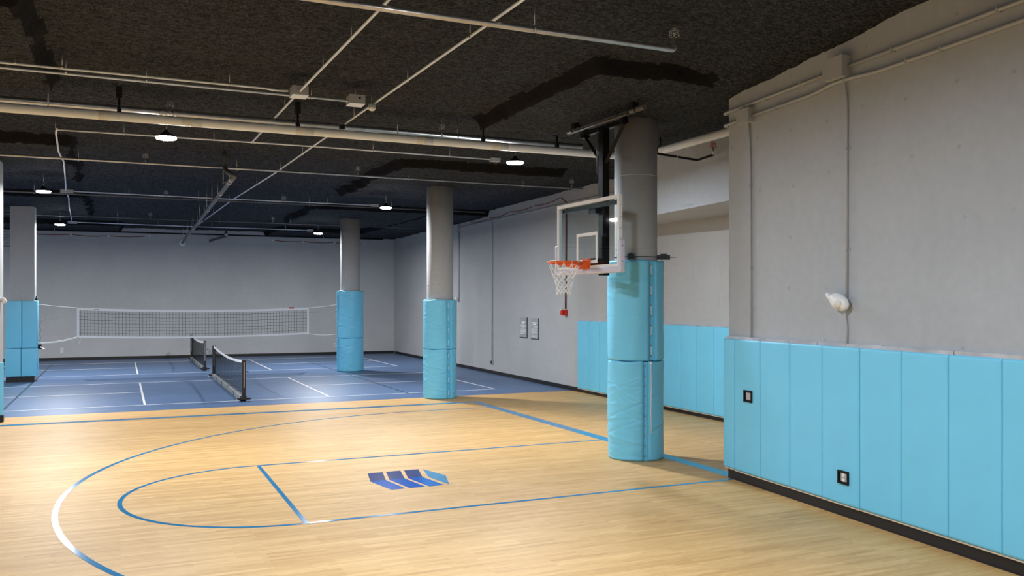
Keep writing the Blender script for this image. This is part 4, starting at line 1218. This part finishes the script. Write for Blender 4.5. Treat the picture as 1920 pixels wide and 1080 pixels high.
# emergency light
def emergency(t, sc=1.0):
    part(t, 'back_box', MB().bb((-0.055 * sc, -0.03 * sc, -0.05 * sc), (0.055 * sc, 0.0, 0.055 * sc)), M['wall_conduit'])
    mb = MB()
    def egg(c, a, b, d, ry, n=16, m=24):
        vs = []; fs = []
        for i in range(n + 1):
            th_ = PI * i / n
            for j in range(m):
                ph_ = 2 * PI * j / m
                p = Vector((a * math.cos(th_), b * math.sin(th_) * math.cos(ph_), d * math.sin(th_) * math.sin(ph_)))
                p = Matrix.Rotation(ry, 3, 'Y') @ p
                vs.append((c[0] + p.x, c[1] + p.y, c[2] + p.z))
        for i in range(n):
            for j in range(m): fs.append((i * m + j, i * m + (j + 1) % m, (i + 1) * m + (j + 1) % m, (i + 1) * m + j))
        return mb.add(vs, fs, True)
    egg((0.0, -0.085 * sc, 0.0), 0.155 * sc, 0.075 * sc, 0.095 * sc, 0.38)
    part(t, 'body', mb, M['white'])
    mb = MB()
    egg((-0.145 * sc, -0.09 * sc, 0.056 * sc), 0.080 * sc, 0.04 * sc, 0.036 * sc, 0.62)
    part(t, 'lamp_head', mb, M['white'])
    q = Vector((0.45, -0.85, -0.30)).normalized().to_track_quat('Z', 'Y').to_matrix().to_4x4()
    mb = MB().lathe([(0.052 * sc, -0.03), (0.056 * sc, 0.0), (0.054 * sc, 0.004), (0.02 * sc, 0.005), (0.002, 0.005)], n=24)
    mb.xf(Matrix.Translation((0.062 * sc, -0.150 * sc, -0.034 * sc)) @ q)
    h = part(t, 'lamp_head', mb, M['white'])
    mb = MB().lathe([(0.048 * sc, 0.0), (0.048 * sc, 0.007), (0.003, 0.011)], n=24)
    mb.xf(Matrix.Translation((0.062 * sc, -0.150 * sc, -0.034 * sc)) @ q)
    part(h, 'lens', mb, M['lens'], label='round ribbed lens')
t = wall_thing('emergency_light', 'white egg shaped emergency light on the near right wall', 'emergency light', 'near', 2.335, 2.455)
emergency(t, 0.98)
t = thing('emergency_light', 'white emergency light on the column at the left edge of the picture', 'emergency light', (EX, 20.72, 2.47), PI / 2)
emergency(t, 0.62)

# boxes let into the pads
def pad_box(label, s0, s1, z0, z1, outlet):
    loc, rz = on_wall('near', (s0 + s1) / 2, (z0 + z1) / 2, 0.060 + (0.006 if outlet else 0))
    t = thing('pad_outlet' if outlet else 'pad_switch', label, 'outlet' if outlet else 'switch', loc, rz)
    w_, h_ = (s1 - s0) / 2, (z1 - z0) / 2
    mb = MB()
    for lo, hi in (((-w_, h_ - 0.016), (w_, h_)), ((-w_, -h_), (w_, -h_ + 0.016)), ((-w_, -h_), (-w_ + 0.016, h_)), ((w_ - 0.016, -h_), (w_, h_))):
        mb.bb((lo[0], -0.020, lo[1]), (hi[0], 0.004, hi[1]))
    mb.bb((-w_, -0.003, -h_), (w_, 0.004, h_))
    part(t, 'frame', mb, M['black_matte'], label='black box frame')
    p = part(t, 'cover_plate', MB().rbox((-w_ * 0.48, -0.008, -h_ * 0.62), (w_ * 0.62, -0.002, h_ * 0.62), 0.003, 2, False), M['plate'], label='grey cover plate')
    if outlet:
        for dz in (-0.028, 0.028):
            part(p, 'socket', MB().lathe([(0.020, 0), (0.020, 0.004)], c=(0.006, -0.008, dz), n=16, axis='y'), M['white'], label='white round socket')
pad_box('black framed switch box in the blue pad at the near wall corner', 0.455, 0.637, 1.112, 1.268, False)
pad_box('black framed power outlet low in the blue near wall pad', 2.305, 2.478, 0.385, 0.535, True)

# ------------------------------------------------------------------ far right wall fittings
GRW = 'conduits on the far right wall'
yr = -0.03
near_run('wall_conduit', 'long grey conduit along the top of the far right wall', [(sR(31.6), yr, 5.185), (sR(18.0), yr, 5.165)], 0.020, [((sR(25), 0, 5.175), True)], GRW, 'right', 'wall_conduit')
near_run('wall_conduit', 'vertical grey conduit down the far right wall to a low outlet box', [(sR(27.25), yr, 5.165), (sR(27.14), yr, 5.15), (sR(27.14), yr, 4.9), (sR(27.14), yr, 0.48)], 0.017, [((sR(27.14), 0, 2.8), False)], GRW, 'right', 'wall_conduit')
near_run('wall_conduit', 'vertical grey conduit down the far right wall beside the round column', [(sR(30.46), yr, 5.14), (sR(30.46), yr, 2.56)], 0.018, [((sR(30.46), 0, 3.6), False)], GRW, 'right', 'wall_conduit')
t = wall_thing('conduit_box', 'grey box high on the far right wall beside the round column', 'junction box', 'right', sR(30.75), 5.05)
part(t, 'body', MB().bb((-0.16, -0.10, 0), (0.32, 0, 0.26)), M['grey_box'])
part(t, 'lid', MB().bb((-0.163, -0.106, -0.003), (0.323, -0.098, 0.263)), M['grey_box'])
t = wall_thing('outlet_box', 'small grey outlet box at the foot of the conduit on the far right wall', 'outlet', 'right', sR(27.14), 0.33)
part(t, 'body', MB().rbox((-0.06, -0.05, 0), (0.06, 0, 0.17), 0.008, 2, False), M['grey_box'])
part(t, 'cover', MB().rbox((-0.045, -0.075, 0.01), (0.045, -0.048, 0.11), 0.008, 2, False), M['sign_edge'], label='dark flip cover')
t = wall_thing('wall_camera', 'small pale camera under the conduit behind the round column pad', 'camera', 'right', sR(30.55), 2.46)
part(t, 'body', MB().rbox((-0.09, -0.13, 0), (0.05, -0.02, 0.13), 0.02, 3), M['white'])
part(t, 'mount', MB().bb((-0.04, -0.05, 0.0), (0.06, 0, 0.10)), M['wall_conduit'])
# red fire alarm
near_run('alarm_conduit', 'vertical dark red conduit dropping to the fire alarm', [(sR(21.48), yr, 5.19), (sR(21.55), yr, 4.9), (sR(21.6), yr, 2.24)], 0.019, [((sR(21.6), 0, 2.62), False), ((sR(21.52), 0, 5.0), False)], None, 'right', 'red_pipe', sm='steel')
t = wall_thing('fire_alarm', 'red fire alarm horn on the far right wall below the hoop net', 'fire alarm', 'right', sR(21.62), 2.05)
part(t, 'back_box', MB().bb((-0.03, -0.07, 0.0), (0.09, 0, 0.165)), M['red'])
part(t, 'horn', MB().rbox((-0.075, -0.15, 0.01), (0.035, -0.06, 0.16), 0.012, 2, False), M['red'])
part(t, 'strobe', MB().bb((-0.065, -0.165, 0.145), (-0.005, -0.10, 0.205)), M['white'], label='white strobe lens')
# drooping red wire above the conduit
pts = []
cl = [(29.43, 5.296), (27.43, 5.275), (25.7, 5.33), (23.75, 5.33), (21.94, 5.385)]
for (ya_, za_), (yb_, zb_) in zip(cl[:-1], cl[1:]):
    for k in range(8):
        u = k / 8; pts.append((sR(ya_ + (yb_ - ya_) * u), -0.02, za_ + (zb_ - za_) * u - 0.06 * 4 * u * (1 - u)))
pts += [(sR(21.94), -0.02, 5.385), (sR(21.57), -0.02, 5.20)]
loc, rz = on_wall('right', 0)
t = thing('alarm_wire', 'drooping thin red alarm wire clipped along the top of the far right wall', 'wire', loc, rz)
part(t, 'wire', MB().tube(pts, 0.010, 6), M['red_pipe'])
for y_, z_ in cl: part(t, 'clip', MB().bb((sR(y_) - 0.025, -0.035, z_ - 0.02), (sR(y_) + 0.025, 0, z_ + 0.025)), M['conduit'], label='small pale clip')
# same on the back wall
pts = []; clb = [(-0.6, 5.22), (1.2, 5.20), (2.6, 5.18), (4.2, 5.22)]
for (a_, z_), (b_, zb_) in zip(clb[:-1], clb[1:]):
    for k in range(8):
        u = k / 8; pts.append((a_ + (b_ - a_) * u, -0.02, z_ + (zb_ - z_) * u - 0.05 * 4 * u * (1 - u)))
loc, rz = on_wall('back', 0)
t = thing('alarm_wire', 'drooping thin red wire along the top left of the back wall', 'wire', loc, rz)
part(t, 'wire', MB().tube(pts, 0.014, 6), M['red_pipe'])
for a_, z_ in clb: part(t, 'clip', MB().bb((a_ - 0.04, -0.04, z_ - 0.03), (a_ + 0.04, 0, z_ + 0.03)), M['conduit'], label='small pale clip')
clb = [(9.3, 5.08), (10.6, 5.05), (12.0, 5.05), (13.4, 5.0)]; pts = []
for (a_, z_), (b_, zb_) in zip(clb[:-1], clb[1:]):
    for k in range(8):
        u = k / 8; pts.append((a_ + (b_ - a_) * u, -0.02, z_ + (zb_ - z_) * u + 0.08 - 0.04 * 4 * u * (1 - u)))
t = thing('alarm_wire', 'drooping thin red wire along the top right of the back wall', 'wire', loc, rz)
part(t, 'wire', MB().tube(pts, 0.014, 6), M['red_pipe'])
for a_, z_ in clb: part(t, 'clip', MB().bb((a_ - 0.04, -0.04, z_ + 0.05), (a_ + 0.04, 0, z_ + 0.11)), M['conduit'], label='small pale clip')

# rule signs (their small print is too blurred in the place's picture to read)
def sign(label, ya_, yb_, z0, z1, rows, title, seed):
    rng = random.Random(seed)
    t = wall_thing('rules_sign', label, 'sign', 'right', (sR(ya_) + sR(yb_)) / 2, z0, 'rule signs on the far right wall')
    h = (sR(yb_) - sR(ya_)) / 2; H = z1 - z0
    part(t, 'board', MB().bb((-h, -0.018, 0), (h, -0.001, H)), M['sign'])
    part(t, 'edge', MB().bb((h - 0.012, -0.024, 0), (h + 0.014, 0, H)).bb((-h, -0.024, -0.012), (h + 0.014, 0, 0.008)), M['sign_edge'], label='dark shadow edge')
    mb = MB()
    def word(x0, x1, z, hh):
        x = x0
        while x < x1 - 0.01:
            wv = rng.uniform(0.018, 0.05) * (hh / 0.02 if hh > 0.02 else 1)
            mb.bb((x, -0.0205, z), (min(x + wv, x1), -0.0175, z + hh)); x += wv + 0.006
    for a, b, z, hh in title: word(a * h, b * h, z * H, hh * H)
    part(t, 'heading', mb, M['tape_white'], label='white two line heading')
    mb = MB()
    for a, b, z, hh in rows: word(a * h, b * h, z * H, hh * H)
    part(t, 'small_print', mb, M['white'], label='pale rows of small print')
sign('left of the two grey rule signs on the far right wall', 24.82, 24.27, 1.33, 1.945,
     [(-.9, .85, .62, .018), (-.8, .85, .575, .02), (-.7, .85, .55, .018), (-.4, .35, .455, .035), (-.8, .8, .40, .018), (-.5, .3, .37, .016), (-.8, .85, .325, .02), (-.8, .7, .295, .018), (-.7, .8, .265, .018), (-.7, .5, .235, .018), (-.7, .8, .19, .018), (-.8, .1, .165, .018)],
     [(-.5, .55, .745, .05), (-.3, .35, .68, .045)], 3)
sign('right of the two grey rule signs on the far right wall', 23.97, 23.42, 1.315, 1.94,
     [(-.9, -.4, .63, .014), (-.1, .9, .605, .02), (-.1, .9, .56, .02), (-.4, .5, .51, .018), (-.9, .8, .46, .018), (-.9, .4, .41, .018), (-.9, .6, .36, .018), (-.9, .85, .325, .018), (-.8, .7, .30, .016), (-.9, -.2, .265, .018), (-.1, .85, .24, .018), (-.9, -.1, .21, .016), (-.7, .85, .14, .02), (-.9, .7, .085, .02)],
     [(-.7, .6, .745, .055), (-.4, .35, .68, .05)], 8)
# white plates on the back wall
for s_, lb in ((0.86, 'small white outlet plate low on the back wall near the square column'), (12.03, 'small white outlet plate low on the back wall beside the farthest round column')):
    t = wall_thing('outlet_plate', lb, 'outlet', 'back', s_, 0.33)
    part(t, 'plate', MB().rbox((-0.055, -0.012, 0), (0.055, 0, 0.19), 0.005, 2, False), M['white'])
    part(t, 'socket', MB().lathe([(0.022, 0), (0.022, 0.003)], c=(0, -0.012, 0.06), n=12, axis='y').lathe([(0.022, 0), (0.022, 0.003)], c=(0, -0.012, 0.13), n=12, axis='y'), M['plate'])
# louvred vent on the back wall at far left
t = wall_thing('louvre_vent', 'pale slatted vent high on the back wall left of the square column', 'vent', 'back', -2.2, 4.68)
part(t, 'frame', MB().bb((-2.0, -0.04, -0.03), (1.3, 0.0, 0.0)).bb((-2.0, -0.04, 0.66), (1.3, 0, 0.69)).bb((1.27, -0.04, 0), (1.3, 0, 0.66)), M['sign_edge'])
for k in range(6):
    part(t, 'slat', MB().bb((-1.98, -0.06, 0.012 + k * 0.11), (1.27, -0.01, 0.094 + k * 0.11)), M['louver'])
